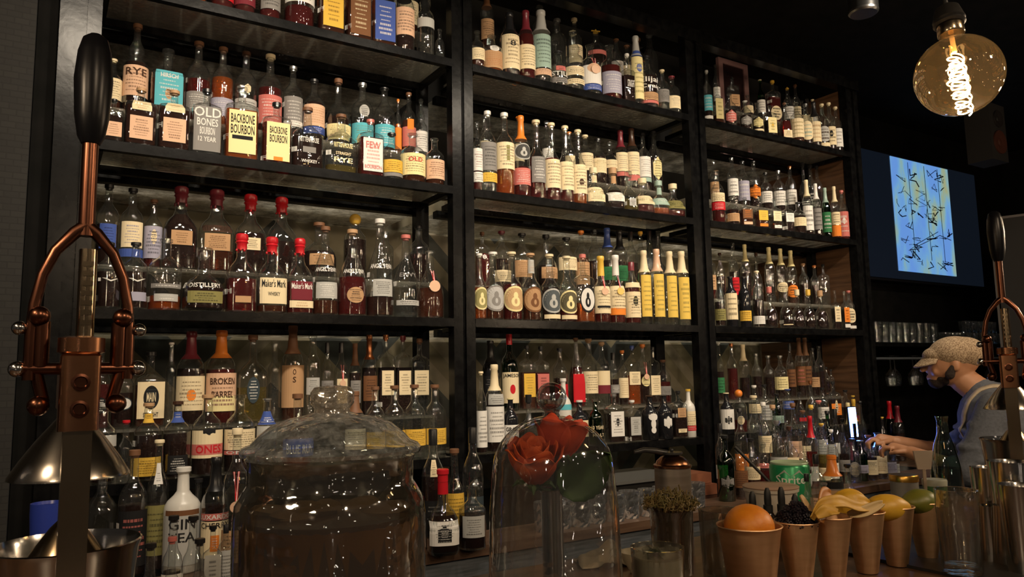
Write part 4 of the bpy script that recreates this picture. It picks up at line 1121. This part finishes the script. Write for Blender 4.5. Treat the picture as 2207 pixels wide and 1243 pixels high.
def fruit(name, loc, r, sc, M, label, ridges=0, amp=.04, cat='fruit', tip=0):
    v = []; f = []; n, m_ = 32, 16
    for j in range(m_+1):
        t = PI*j/m_
        for k in range(n):
            a = 2*PI*k/n; rr = r*(1+(amp*(1 if math.sin(a*ridges) > .5 else 0) if ridges else 0)); pt = 1+tip*max(0, abs(math.cos(t))-.8)*3
            v.append((rr*sc[0]*math.cos(t)*pt, rr*sc[1]*math.sin(t)*math.cos(a), rr*sc[2]*math.sin(t)*math.sin(a)))
    for j in range(m_):
        for k in range(n): f.append((j*n+k, j*n+(k+1) % n, (j+1)*n+(k+1) % n, (j+1)*n+k))
    q = MB().add(v, f).obj(name, M, loc=loc); q.rotation_euler = (0, 0, -.5); return tag(q, label, cat)
ORG = noisy('orange_skin', (.70, .24, .012), (.62, .19, .010), 60, .45, bump=.15); LEM = noisy('lemon_skin', (.62, .36, .03), (.55, .30, .02), 50, .45, bump=.1); LIM = noisy('lime_skin', (.16, .15, .02), (.10, .12, .012), 30, .4, bump=.1)
B = cups[0]; q = fruit('orange', (B.x, B.y, TOP-.004), .0425, (1, 1, .9), ORG, 'peeled orange rising out of the wide copper tumbler', 0)
B = cups[3]; p = onD(1848, 1080, 1.45); fruit('lemon', (B.x-.012, B.y+.02, TOP+.008), .029, (1.15, .95, 1), LEM, 'lemon scored with vertical cuts above the fourth tumbler', 9, .07, tip=.25)
B = cups[4]; fruit('lemon', (B.x-.022, B.y, TOP-.002), .031, (1.35, .95, .82), LEM, 'smooth lemon half lying over the fifth tumbler', 0, tip=.2)
B = cups[5]; fruit('lime', (B.x-.010, B.y, TOP-.002), .031, (1.12, 1, .85), LIM, 'dull green lime in the last copper tumbler', 0, tip=.2)
rnd = random.Random(11); B = cups[1]; DB = mat('blackberry', (.012, .009, .014), .3)
bm0 = MB()
for k in range(26): ph = math.acos(1-2*(k+.5)/26); th = k*2.4; bm0.ball((.0062*math.sin(ph)*math.cos(th), .0062*math.sin(ph)*math.sin(th), .0072*math.cos(ph)), .0026, 6, 4)
proto = None; spots = []
for lay, (cnt, rr, z) in enumerate(((11, .029, -.004), (9, .024, .008), (6, .015, .017), (3, .007, .025))):
    for k in range(cnt): a = 2*PI*k/cnt+lay*.4; spots.append((B.x+rr*math.cos(a), B.y+rr*math.sin(a), TOP+z))
for i, s in enumerate(spots):
    q = bm0.obj('blackberry', DB) if proto is None else proto.copy()
    if proto is None: proto = q
    else: COL.objects.link(q)
    q.location = s; q.rotation_euler = (rnd.random()*3, rnd.random()*3, 0); tag(q, 'dark berry in the heap filling the second copper tumbler', 'berry', 'dark berries heaped in the second copper tumbler')
def peel(pts, w, label, M=None):
    pts = [Vector(p) for p in pts]; v = []; f = []; n = 24; P = []
    for k in range(n+1):
        t = k/n*(len(pts)-1); i = min(int(t), len(pts)-2); u = t-i
        p0 = pts[max(i-1, 0)]; p1 = pts[i]; p2 = pts[i+1]; p3 = pts[min(i+2, len(pts)-1)]
        P.append(.5*((2*p1)+(-p0+p2)*u+(2*p0-5*p1+4*p2-p3)*u*u+(-p0+3*p1-3*p2+p3)*u**3))
    for k in range(n+1):
        t = (P[min(k+1, n)]-P[max(k-1, 0)]).normalized(); s = t.cross(Vector((.35, -.8, .5))).normalized(); ww = w*math.sin(PI*min(.97, max(.06, k/n)))**.5; nn = t.cross(s)
        for u in (-1, -.5, 0, .5, 1): v.append(P[k]+s*u*ww+nn*(.004*(1-u*u)))
    for k in range(n):
        for u in range(4): a = k*5+u; f.append((a, a+1, a+6, a+5))
    q = MB().add(v, f).obj('citrus_peel', M or noisy('peel_skin', (.58, .34, .05), (.50, .28, .04), 40, .55)); sd = q.modifiers.new('s', 'SOLIDIFY'); sd.thickness = .0022; return tag(q, label, 'peel', None)
C2, C3 = cups[2], cups[3]
def W_(px, py, D): return onD(px, py, D)
peel([W_(1760, 1128, 1.33), W_(1745, 1095, 1.36), W_(1728, 1066, 1.37)], .013, 'pale pointed peel sticking up left of the third tumbler', mat('pith', (.50, .33, .16), .6))
peel([W_(1752, 1118, 1.30), W_(1775, 1086, 1.31), W_(1815, 1078, 1.32), W_(1850, 1090, 1.36), W_(1890, 1092, 1.40)], .011, 'long curled lemon peel arching across two tumblers')
peel([W_(1760, 1112, 1.29), W_(1785, 1098, 1.29), W_(1808, 1100, 1.29)], .010, 'short lemon peel at the front of the third tumbler')
peel([W_(1830, 1108, 1.36), W_(1865, 1100, 1.37), W_(1905, 1082, 1.39)], .009, 'pale pointed peel lying over the fourth tumbler', mat('pith2', (.50, .36, .17), .6))
peel([W_(1770, 1120, 1.32), W_(1782, 1070, 1.38), W_(1795, 1062, 1.40)], .016, 'dark orange peel standing behind the third tumbler', mat('dark_orange', (.40, .15, .02), .5))
# ---------------------------------------------------------------- bar glasses, tub, tools
def place(px, py, z=BZ+.001): return onZ(px, py, z)
B = place(1560, 1250); tumbler('glass_tumbler', B, .040, .125, 'thick clear tumbler tucked behind the wide copper tumbler', None, THK, 28, .9, .004); 
B = place(2075, 1233, BZ+.0065); tumbler('highball_glass', B, .0365, .148, 'tall empty highball glass on the black bar mat at right', None, THK, 32, .92, .003)
B = place(1452, 1236); HG = tumbler('herb_glass', B, .041, .118, 'clear glass holding the brown herb bunch', None, THK, 28, .9, .003)
hb = MB(); rnd = random.Random(5)
for k in range(60):
    a = rnd.uniform(0, 2*PI); r = rnd.uniform(0, .026); hb.tube([(r*.8*math.cos(a), r*.8*math.sin(a), .016), (r*math.cos(a), r*math.sin(a), .10), (r*1.5*math.cos(a+.3), r*1.5*math.sin(a+.3), .128)], .0014, 4)
hb2 = MB()
for k in range(170):
    a = rnd.uniform(0, 2*PI); r = .052*math.sqrt(rnd.random()); z = .122+rnd.uniform(0, .034)*(1-(r/.06)**2)
    pts = []; ph = rnd.uniform(0, 6)
    for j in range(7): t = j/6*4.5; rr = .007*(1-j/9); pts.append((r*math.cos(a)+rr*math.cos(t+ph), r*math.sin(a)+rr*math.sin(t+ph), z+.004*j*rnd.uniform(-.3, .6)))
    hb2.tube(pts, .0013, 4)
o = empty('herb_bunch', B, 'bunch of curly brown-green herbs in a clear glass', 'herbs'); hb.obj('stems', noisy('herb_stem', (.13, .065, .025), (.08, .04, .015), 20, .7), o); tag(hb2.obj('curly_leaves', noisy('herb_leaf', (.16, .10, .03), (.10, .085, .02), 40, .7), o), kind='stuff')
B = place(1422, 1322); o = tumbler('rocks_glass', B, .0425, .102, 'short glass of cloudy iced drink in front of the herb glass', None, THK, 28, .93, .003)
MB().lathe([(.012, .0375), (.086, .0392), (.088, .037)], 24).obj('cloudy_drink', mat('cloudy', (.26, .25, .19), .5), o)
for k in range(9):
    a = rnd.uniform(0, 6.3); r = rnd.uniform(0, .026); q = MB().box(-.008, .008, -.008, .008, -.006, .006).obj('ice_cube', glass('ice', (.9, .92, .9), edge=.5), o, False); q.location = (r*math.cos(a), r*math.sin(a), .089); q.rotation_euler = (rnd.random(), rnd.random(), rnd.random())
# cream napkin and small white bowl by the dome
B = place(1310, 1212); v = []; f = []
for j in range(15):
    for i in range(21):
        x = (i-10)*.0062; y = (j-7)*.0055; r = max(0, 1-(x/.064)**2-(y/.042)**2); v.append((x, y, .0015+.045*r**.6*(.65+.35*math.sin(x*85+1)*math.cos(y*60))))
for j in range(14):
    for i in range(20): a = j*21+i; f.append((a, a+1, a+22, a+21))
q = MB().add(v, f).obj('cloth_napkin', noisy('cream_cloth', (.46, .38, .25), (.54, .46, .32), 30, .9), loc=B); q.rotation_euler = (0, 0, -.4); q.modifiers.new('s', 'SOLIDIFY').thickness = .0015; tag(q, 'crumpled cream napkin on the bar behind the glass dome', 'napkin')
B = place(1376, 1232); o = MB().lathe([(0, .016), (.003, .017), (.024, .030), (.038, .034), (.038, .031), (.024, .027), (.006, .012)], 24, cap=False).obj('small_bowl', mat('cream_ceramic', (.42, .36, .24), .4), loc=B); tag(o, 'little cream bowl between the dome and the herb glass', 'bowl')
# steel canister with lever
B = place(1457, 1196); zt = onY(1457, 1004, B.y).z-B.z; o = empty('steel_canister', B, 'steel canister with copper lid and black lever handle', 'canister', rz=-.4)
r = .0375; MB().lathe([(0, r), (zt-.004, r), (zt, r*.99)], 32).obj('canister_body', noisy('grey_steel', (.26, .22, .18), (.34, .29, .24), 9, .38, .8, (1, 1, 12)), o)
MB().lathe([(zt-.001, r*1.06), (zt+.004, r*1.06), (zt+.006, r*.92), (zt+.012, r*.86), (zt+.020, r*.62), (zt+.024, r*.3)], 28).obj('lid', COP, o)
b = MB(); b.lathe([(zt+.022, .012), (zt+.026, .022), (zt+.030, .022), (zt+.031, .01)], 20); b.tube([(-.01, 0, zt+.028), (-.035, 0, zt+.033), (-.060, 0, zt+.036), (-.082, 0, zt+.032)], [.006, .0062, .0055, .004], 10); b.ball((0, 0, zt+.034), .004); b.obj('lever_handle', mat('matte_black', (.03, .03, .03), .35), o)
# white tub with straw, dropper bottles
B = place(1666, 1142); o = empty('white_tub', B, 'round white plastic tub with a tan lid behind the dropper bottles', 'tub'); zt = onY(1666, 1046, B.y).z-B.z
MB().lathe([(0, .050), (.003, .052), (zt-.012, .060), (zt-.010, .064), (zt-.003, .0645)], 32).obj('tub_body', mat('white_plastic', (.52, .46, .38), .45), o)
MB().lathe([(zt-.003, .064), (zt, .0655), (zt+.002, .063), (zt+.0025, .03)], 32).obj('lid', mat('tan_lid', (.42, .28, .20), .5), o)
a = onD(1673, 1043, 1.86); b_ = onD(1584, 963, 1.90); st = MB().tube([tuple(a-Vector((0, 0, .012))), tuple(b_)], .0042, 10).obj('drinking_straw', RUB); tag(st, 'black straw leaning up to the left out of the white tub', 'straw')
for i, (px, ty) in enumerate(((1627, 1058), (1660, 1050), (1690, 1048), (1719, 1064))):
    B = place(px, 1176); h = onY(px, ty, B.y).z-B.z
    o = empty('dropper_bottle', B, f'black dropper bottle, {ORD[i]} from left in front of the white tub', 'bottle', 'black dropper bottles before the tub')
    MB().lathe([(0, .0145), (.002, .0155), (h*.50, .0155), (h*.58, .010), (h*.60, .0085)], 18).obj('glass_body', mat('dropper_glass', (.012, .008, .006), .12), o)
    MB().lathe([(h*.59, .010), (h*.70, .010), (h*.71, .0075), (h*.80, .0078), (h*.93, .007), (h, .0035)], 16).obj('rubber_bulb', RUB, o)
# green soda cup, jars
B = place(1708, 1124); zt = onY(1708, 996, B.y).z-B.z; o = empty('soda_cup', B, 'green soda can with white lettering behind the tub', 'can', rz=-.86)
R_ = .0485; MB().lathe([(0, R_*.9), (.004, R_), (zt-.008, R_), (zt-.002, R_*.92)], 36).obj('can_body', mat('soda_green', (.02, .30, .11), .3, .3), o)
MB().lathe([(zt-.003, R_*.92), (zt+.001, R_*.95), (zt+.003, R_*.93), (zt-.001, R_*.8)], 32).obj('rim', mat('pale_green', (.45, .60, .40), .4), o)
Pc = lambda u, z, off: ((R_+off)*math.sin(u*1.45), -(R_+off)*math.cos(u*1.45), z)
b = MB(); v, f = text_mesh('Sprite'); b.add([Pc(u_*.52, zt-.052+w_*.026, .0012) for u_, w_ in v], f)
for k in range(2): b.add([Pc(-.5+k*.5, zt-.03, .0012), Pc(-.2+k*.5, zt-.012, .0012), Pc(.0+k*.5, zt-.028, .0012), Pc(-.2+k*.5, zt-.018, .0012)], [(0, 1, 2, 3), (3, 2, 1, 0)])
b.obj('lettering', mat('soda_white', (.75, .78, .70), .5), o, False)
def tin(name, px, py, ty, r, rb, M, label, cat, lidm=None, lab=None, grp=None):
    B = place(px, py); zt = onY(px, ty, B.y).z-B.z; o = empty(name, B, label, cat, grp)
    MB().lathe([(0, rb), (.002, rb), (zt*.98, r), (zt, r), (zt*.98, r-.0015), (zt*.9, r-.004)], 28, cap=True).obj('body', M, o)
    if lidm: MB().lathe([(zt-.016, r*1.04), (zt-.002, r*1.06), (zt+.001, r*1.0), (zt+.001, r*.5)], 28).obj('lid', lidm, o)
    return o
tin('cherry_jar', 1953, 1096, 1022, .035, .035, mat('jar_grey', (.20, .19, .17), .4), 'squat jar with a brushed gold lid behind the lemons', 'jar', noisy('gold_lid', (.60, .34, .06), (.70, .42, .10), 10, .3, 1))
tin('green_tin', 2018, 1090, 1032, .030, .030, mat('tin_green', (.05, .14, .04), .4), 'small green tin with a pale lid beside the green carafe', 'tin', mat('tin_lid', (.35, .36, .28), .4))
for i, (px, py, ty, r, rb) in enumerate(((2195, 1214, 990, .038, .030), (2142, 1196, 1003, .030, .025), (2215, 1236, 1040, .036, .030))):
    tin('shaker_tin', px, py, ty, r, rb, STEEL, ('tall steel shaker tin below the right citrus press', 'steel shaker tin standing behind the strainers', 'steel shaker tin cut off by the right edge')[i], 'shaker', grp='steel shaker tins')
for i, (px, py, ty, r, rb) in enumerate(((2137, 1210, 1086, .018, .024), (2178, 1216, 1085, .024, .032))):
    tin('steel_cup', px, py, ty, r, rb, STEEL, ('narrow upturned steel cup right of the tall glass', 'wider upturned steel cup nearest the right edge')[i], 'cup', grp='upturned steel cups')
for i in range(2):
    p = onD(2110+i*28, 1066, 1.62+i*.05); o = empty('cocktail_strainer', (p.x, p.y, BZ+.001), ('left wire-coil cocktail strainer', 'right wire-coil cocktail strainer')[i]+' standing by the steel tins', 'strainer'); pts = []
    hz = p.z-BZ
    for k in range(120): a = k*.62; R2 = .020; b = 2*PI*k/120; pts.append((R2*math.cos(b)+.004*math.cos(a)*math.cos(b), R2*math.sin(b)+.004*math.cos(a)*math.sin(b), hz+.004*math.sin(a)))
    MB().tube(pts, .001, 5).obj('spring_coil', STEEL, o); MB().lathe([(0, .018), (.002, .019), (hz-.004, .023), (hz-.003, .020)], 20, cap=True).obj('cup_body', STEEL, o)
# green carafe, wooden paddle
B = place(2043, 1063); zt = onY(2038, 896, B.y).z-B.z; o = empty('glass_carafe', B, 'tall green glass carafe in front of the bartender', 'carafe')
MB().lathe([(0, .044), (.004, .047), (zt*.35, .041), (zt*.62, .028), (zt*.78, .0165), (zt*.93, .0150), (zt*.985, .0175), (zt, .018), (zt*.985, .015), (zt*.8, .0135)], 32, cap=False).obj('glass_body', glass('carafe_glass', (.38, .52, .44), edge=.45, ior=1.6), o)
MB().lathe([(.006, .044), (zt*.33, .0385)], 28).obj('water', glass('carafe_water', (.45, .58, .5), edge=.6), o)
B = place(1998, 1092); zt = onY(1998, 970, B.y).z-B.z; zb = onY(1998, 1010, B.y).z-B.z; o = empty('wooden_paddle', B, 'cream wooden paddle standing upright by the carafe', 'paddle', rz=-.6)
MB().lathe([(0, .012), (.02, .012), (.022, .004)], 12).obj('foot', mat('foot_tan', (.2, .13, .08), .5), o); MB().box(-.004, .004, -.002, .002, .02, zb).obj('stick', mat('pale_wood', (.42, .33, .24), .6), o, False)
MB().add([(-.018, -.003, zb), (.018, -.003, zb), (.026, -.003, zt), (-.026, -.003, zt), (-.018, .003, zb), (.018, .003, zb), (.026, .003, zt), (-.026, .003, zt)], [(0, 1, 2, 3), (7, 6, 5, 4), (0, 4, 5, 1), (1, 5, 6, 2), (2, 6, 7, 3), (3, 7, 4, 0)]).obj('blade', mat('pale_wood2', (.46, .37, .28), .6), o, False)
# blue bottle-shaped canister behind the left press
B = place(96, 1420); 
o = empty('blue_cup', onD(98, 1200, 1.25), 'blue plastic cup standing left of the citrus press', 'cup'); o.location.z = BZ+.001; zt = onD(98, 1086, 1.25).z-BZ
MB().lathe([(0, .016), (.003, .018), (zt*.9, .026), (zt, .026), (zt*.97, .024)], 24).obj('cup_body', mat('cobalt', (.03, .06, .42), .3), o)
# ---------------------------------------------------------------- bartender
PB = Vector((3.42, 1.70, 0)); fv = Vector((-.46, .89, 0)).normalized(); sv = Vector((-fv.y*-1, fv.x*-1, 0))  # sv: towards the camera
sv = Vector((-.89, -.46, 0)).normalized()
per = empty('person', PB, 'bartender in flat cap and grey shirt, leaning forward, reaching left', 'person'); per.rotation_euler = (0, 0, math.atan2(fv.y, fv.x))
# local frame: +x forward (to the left in view), +y to his left side? (towards the camera is -y when mirrored)
sgn = 1 if (Matrix.Rotation(math.atan2(fv.y, fv.x), 3, 'Z') @ Vector((0, 1, 0))).dot(sv) > 0 else -1
def L3(a, b, z): return Vector((a, b*sgn, z))
def caps(mb, p0, p1, r0, r1, sc=(1, 1, 1)):
    p0, p1 = Vector(p0), Vector(p1); n = max(2, int((p1-p0).length/(min(r0, r1)*.35))+1)
    for k in range(n+1): t = k/n; p = p0.lerp(p1, t); mb.ball(p, r0+(r1-r0)*t, 14, 9, sc=sc)
def blob(mb, name, M, vox=.007, smooth=3, parent=per):
    o = mb.obj(name, M, None); o.matrix_world = Matrix.Identity(4)
    md = o.modifiers.new('r', 'REMESH'); md.mode = 'VOXEL'; md.voxel_size = vox; s_ = o.modifiers.new('s', 'SMOOTH'); s_.iterations = smooth; s_.factor = .5
    bpy.context.view_layer.update(); me = bpy.data.meshes.new_from_object(o.evaluated_get(bpy.context.evaluated_depsgraph_get())); me.name = name
    me.polygons.foreach_set('use_smooth', [True]*len(me.polygons)); o.modifiers.clear(); o.data = me; o.parent = parent; return o
SKIN = noisy('skin', (.42, .20, .10), (.48, .24, .13), 14, .5)
J = dict(pel=L3(-.16, 0, .93), wa=L3(-.13, 0, 1.05), ch=L3(-.05, 0, 1.23), nb=L3(-.02, 0, 1.335), nt=L3(.05, 0, 1.40), hd=L3(.095, 0, 1.475))
ls, le, lw = L3(-.05, .185, 1.285), L3(.06, .235, 1.035), L3(.27, .10, 1.095)
rs, re, rw = L3(-.04, -.185, 1.285), L3(.10, -.225, 1.06), L3(.33, -.06, 1.125)
b = MB()
b.ball(J['hd'], .088, 24, 16, sc=(1.08, .86, 1.12)); b.ball(L3(.075, 0, 1.50), .088, 24, 16, sc=(1.08, .88, 1.0)); b.ball(L3(.150, 0, 1.415), .038, 14, 10, sc=(1, 1.15, .9)); b.ball(L3(.135, 0, 1.445), .055, 14, 10, sc=(1, .95, 1))   # skull, jaw
caps(b, L3(.185, 0, 1.478), L3(.205, 0, 1.448), .0085, .012); b.ball(L3(.183, 0, 1.418), .012, 10, 7, sc=(.8, 1.7, .5)); b.ball(L3(.182, 0, 1.407), .012, 10, 7, sc=(.8, 1.5, .6)); b.ball(L3(.165, 0, 1.49), .035, 12, 8, sc=(.7, 1.4, .35))
for s in (-1, 1): b.ball(L3(.172, s*.030, 1.472), .011, 10, 7); b.ball(L3(.075, s*.079, 1.465), .022, 12, 8, sc=(.75, .35, 1.25)); b.ball(L3(.15, s*.04, 1.44), .022, 10, 7)
caps(b, J['nb'], J['nt'], .062, .057); caps(b, J['pel'], J['ch'], .13, .15, (.8, 1.15, 1)); caps(b, J['ch'], J['nb'], .12, .07, (.8, 1.2, 1))
def arm(b, s, e, w):
    caps(b, s, e, .052, .040); caps(b, e, w, .040, .028)
def hand(b, w, d, up, side):
    d = d.normalized(); pc = w+d*.045; caps(b, w, w+d*.075, .024, .026, (1, .8, 1))
    for k in range(4):
        off = side*(.030*(k-1.5)/1.5); L = (.070, .078, .074, .060)[k]; p0 = w+d*.085+off; p1 = p0+d*L*.42-up*.006; p2 = p1+d*L*.30-up*.022; p3 = p2-up*.018-d*.004
        caps(b, p0, p1, .0092, .0086); caps(b, p1, p2, .0086, .0080); caps(b, p2, p3, .0080, .0070)
    t0 = w+d*.03+side*.026; t1 = t0+d*.03+side*.020-up*.008; t2 = t1+d*.028-up*.012; caps(b, t0, t1, .012, .0105); caps(b, t1, t2, .0105, .0085)
arm(b, ls, le, lw); arm(b, rs, re, rw)
hand(b, lw, lw-le+Vector((.1, 0, 0)), Vector((0, 0, 1)), L3(0, 1, 0)); hand(b, rw, rw-re+Vector((.1, 0, 0)), Vector((0, 0, 1)), L3(0, 1, 0))
for s in (-1, 1):
    hp, kn, an = L3(-.16, s*.10, .90), L3(-.13, s*.115, .50), L3(-.18, s*.115, .09); caps(b, hp, kn, .085, .058); caps(b, kn, an, .056, .040); caps(b, an-Vector((.02, 0, .045)), L3(.0, s*.125, .045), .038, .035)
body = blob(b, 'body', SKIN, .0058, 2)
for s in (-1, 1):
    b = MB(); b.ball(L3(.180, s*.030, 1.474), .0065, 10, 7); b.obj('eye', mat('eye_dark', (.02, .015, .012), .15), per)
# shirt: sleeves rolled to the elbow
b = MB(); caps(b, L3(-.16, 0, .90), J['wa'], .155, .155, (.85, 1.15, 1)); caps(b, J['wa'], J['ch'], .155, .165, (.85, 1.15, 1)); caps(b, J['ch'], L3(-.05, 0, 1.285), .155, .12, (.85, 1.3, .9)); caps(b, L3(-.05, 0, 1.275), L3(-.02, 0, 1.325), .11, .082, (.95, 1.25, 1))
for s, e, w in ((ls, le, lw), (rs, re, rw)):
    caps(b, s, e, .072, .060); caps(b, e, e.lerp(w, .22), .058, .052)
    d = (e-s).normalized()
    for k in range(7): t = .12+.13*k; p = s.lerp(e, t); b.ball(p+Vector((.012*math.sin(k*2.1), .0, .010*math.cos(k*1.7))), .068, 12, 8, sc=(1.05, 1, .45))
for k in range(7): b.tube([L3(.06-.02*k, -.19, 1.22-.045*k), L3(.10-.02*k, 0, 1.20-.05*k+.01*math.sin(k)), L3(.05-.025*k, .20, 1.19-.04*k)], .010, 8)
for k in range(6): b.tube([L3(-.06-.02*k, .19, 1.27-.05*k), L3(-.02, .212, 1.21-.05*k), L3(.04, .19, 1.17-.05*k)], .010, 8)
shirt = blob(b, 'shirt', noisy('grey_shirt', (.095, .105, .125), (.12, .13, .155), 90, .85, bump=.2), .0075, 2)
b = MB(); b.lathe([(0, .070), (.022, .066), (.040, .064), (.040, .061), (.0, .066)], 24, cap=False); cl = b.obj('collar', noisy('collar_cloth', (.09, .09, .095), (.12, .12, .125), 60, .85), per); cl.location = L3(-.012, 0, 1.335); cl.rotation_euler = (0, .5, 0)
# trousers and shoes
b = MB(); caps(b, L3(-.16, 0, .86), L3(-.16, 0, .95), .150, .145, (.85, 1.12, 1))
for s in (-1, 1): hp, kn, an = L3(-.16, s*.09, .88), L3(-.13, s*.115, .50), L3(-.18, s*.115, .11); caps(b, hp, kn, .098, .076); caps(b, kn, an, .076, .066)
blob(b, 'trousers', mat('dark_denim', (.015, .017, .022), .9), .012, 2)
b = MB()
for s in (-1, 1): caps(b, L3(-.20, s*.118, .052), L3(.03, s*.13, .046), .050, .044, (1, 1, .9))
blob(b, 'shoes', mat('shoe_black', (.012, .012, .012), .4), .009, 2)
# beard, cap, apron strap
b = MB(); b.ball(L3(.154, 0, 1.398), .035, 16, 10, sc=(1, 1.15, .95)); b.ball(L3(.120, 0, 1.412), .053, 16, 10, sc=(.9, 1.06, .62))
for s in (-1, 1): caps(b, L3(.10, s*.066, 1.425), L3(.085, s*.074, 1.46), .020, .012)
b.ball(L3(.186, 0, 1.428), .010, 8, 6, sc=(.7, 2.2, .5)); blob(b, 'beard', noisy('beard_hair', (.018, .012, .010), (.035, .022, .016), 120, .9, bump=.4), .005, 1)
TW = noisy('tweed', (.16, .10, .055), (.52, .39, .25), 210, .95, detail=2)
b = MB(); b.ball(L3(.075, 0, 1.517), .097, 26, 16, sc=(1.06, .95, .78)); b.ball(L3(.120, 0, 1.510), .076, 22, 14, sc=(1.1, .98, .58)); b.ball(L3(.040, 0, 1.518), .086, 22, 14, sc=(1, .98, .82))
cp_ = blob(b, 'flat_cap', TW, .006, 2)
v = []; f = []
for j in range(9):
    for i in range(17):
        u = (i-8)/8; t = j/8; a = u*1.15; r0_ = .088; x = .103+(r0_+.046*t*math.cos(a*.9))*math.cos(a); y = (.074+.010*t)*math.sin(a)*1.02; v.append((x, y, 1.503-.045*t*math.cos(a)-.012*abs(u)))
for j in range(8):
    for i in range(16): a = j*17+i; f.append((a, a+1, a+18, a+17))
q = MB().add(v, f).obj('peak', TW, cp_); q.modifiers.new('s', 'SOLIDIFY').thickness = .006
v = []; f = []; pth = []
b = MB()
pts = [L3(.10, .105, 1.12), L3(.085, .11, 1.22), L3(.045, .105, 1.32), L3(.0, .098, 1.362), L3(-.045, .085, 1.375), L3(-.10, .06, 1.35)]
ps = []
for i in range(len(pts)-1):
    for k in range(6): ps.append(pts[i].lerp(pts[i+1], k/6))
for i, p in enumerate(ps):
    for s in (-1, 1): v.append(p+L3(0, s*.016, .0))
for i in range(len(ps)-1): f.append((2*i, 2*i+1, 2*i+3, 2*i+2))
q = b.add(v, f).obj('apron_strap', noisy('strap_cloth', (.42, .34, .24), (.50, .42, .30), 60, .9), per); q.modifiers.new('s', 'SOLIDIFY').thickness = .004
sh = q.modifiers.new('w', 'SHRINKWRAP'); sh.target = shirt; sh.wrap_method = 'NEAREST_SURFACEPOINT'; sh.wrap_mode = 'ABOVE_SURFACE'; sh.offset = .004
q.modifiers.move(1, 0)
# lit order tablet on the counter in front of him
T0 = PB+fv*.50+sv*(.10); T0.z = .932
o = empty('order_tablet', T0, 'small order tablet with a pale blue lit screen beside the bottles', 'tablet'); d_ = (PB-T0); o.rotation_euler = (0, 0, math.atan2(-d_.x, d_.y)+PI)
T0b = Vector((3.42, 2.295, .932)); o.location = T0b; dv = (PB+Vector((0, 0, 1.4))-T0b); o.rotation_euler = (0, 0, math.atan2(dv.y, dv.x)+PI/2)
b = MB(); b.box(-.03, .03, -.022, .022, 0, .008); b.box(-.012, .012, .0, .012, .008, .26); b.obj('stand', BLK, o, False)
t = MB().box(-.032, .032, -.006, .004, .19, .342).obj('case', RUB, o, False); t.rotation_euler = (-.05, 0, 0)
t2 = MB().box(-.028, .028, -.008, -.0065, .195, .337).obj('screen', mat('tablet_screen', (.1, .2, .5), .3, emit=(.12, .26, 1.0), estr=40), o, False); t2.rotation_euler = (-.05, 0, 0)
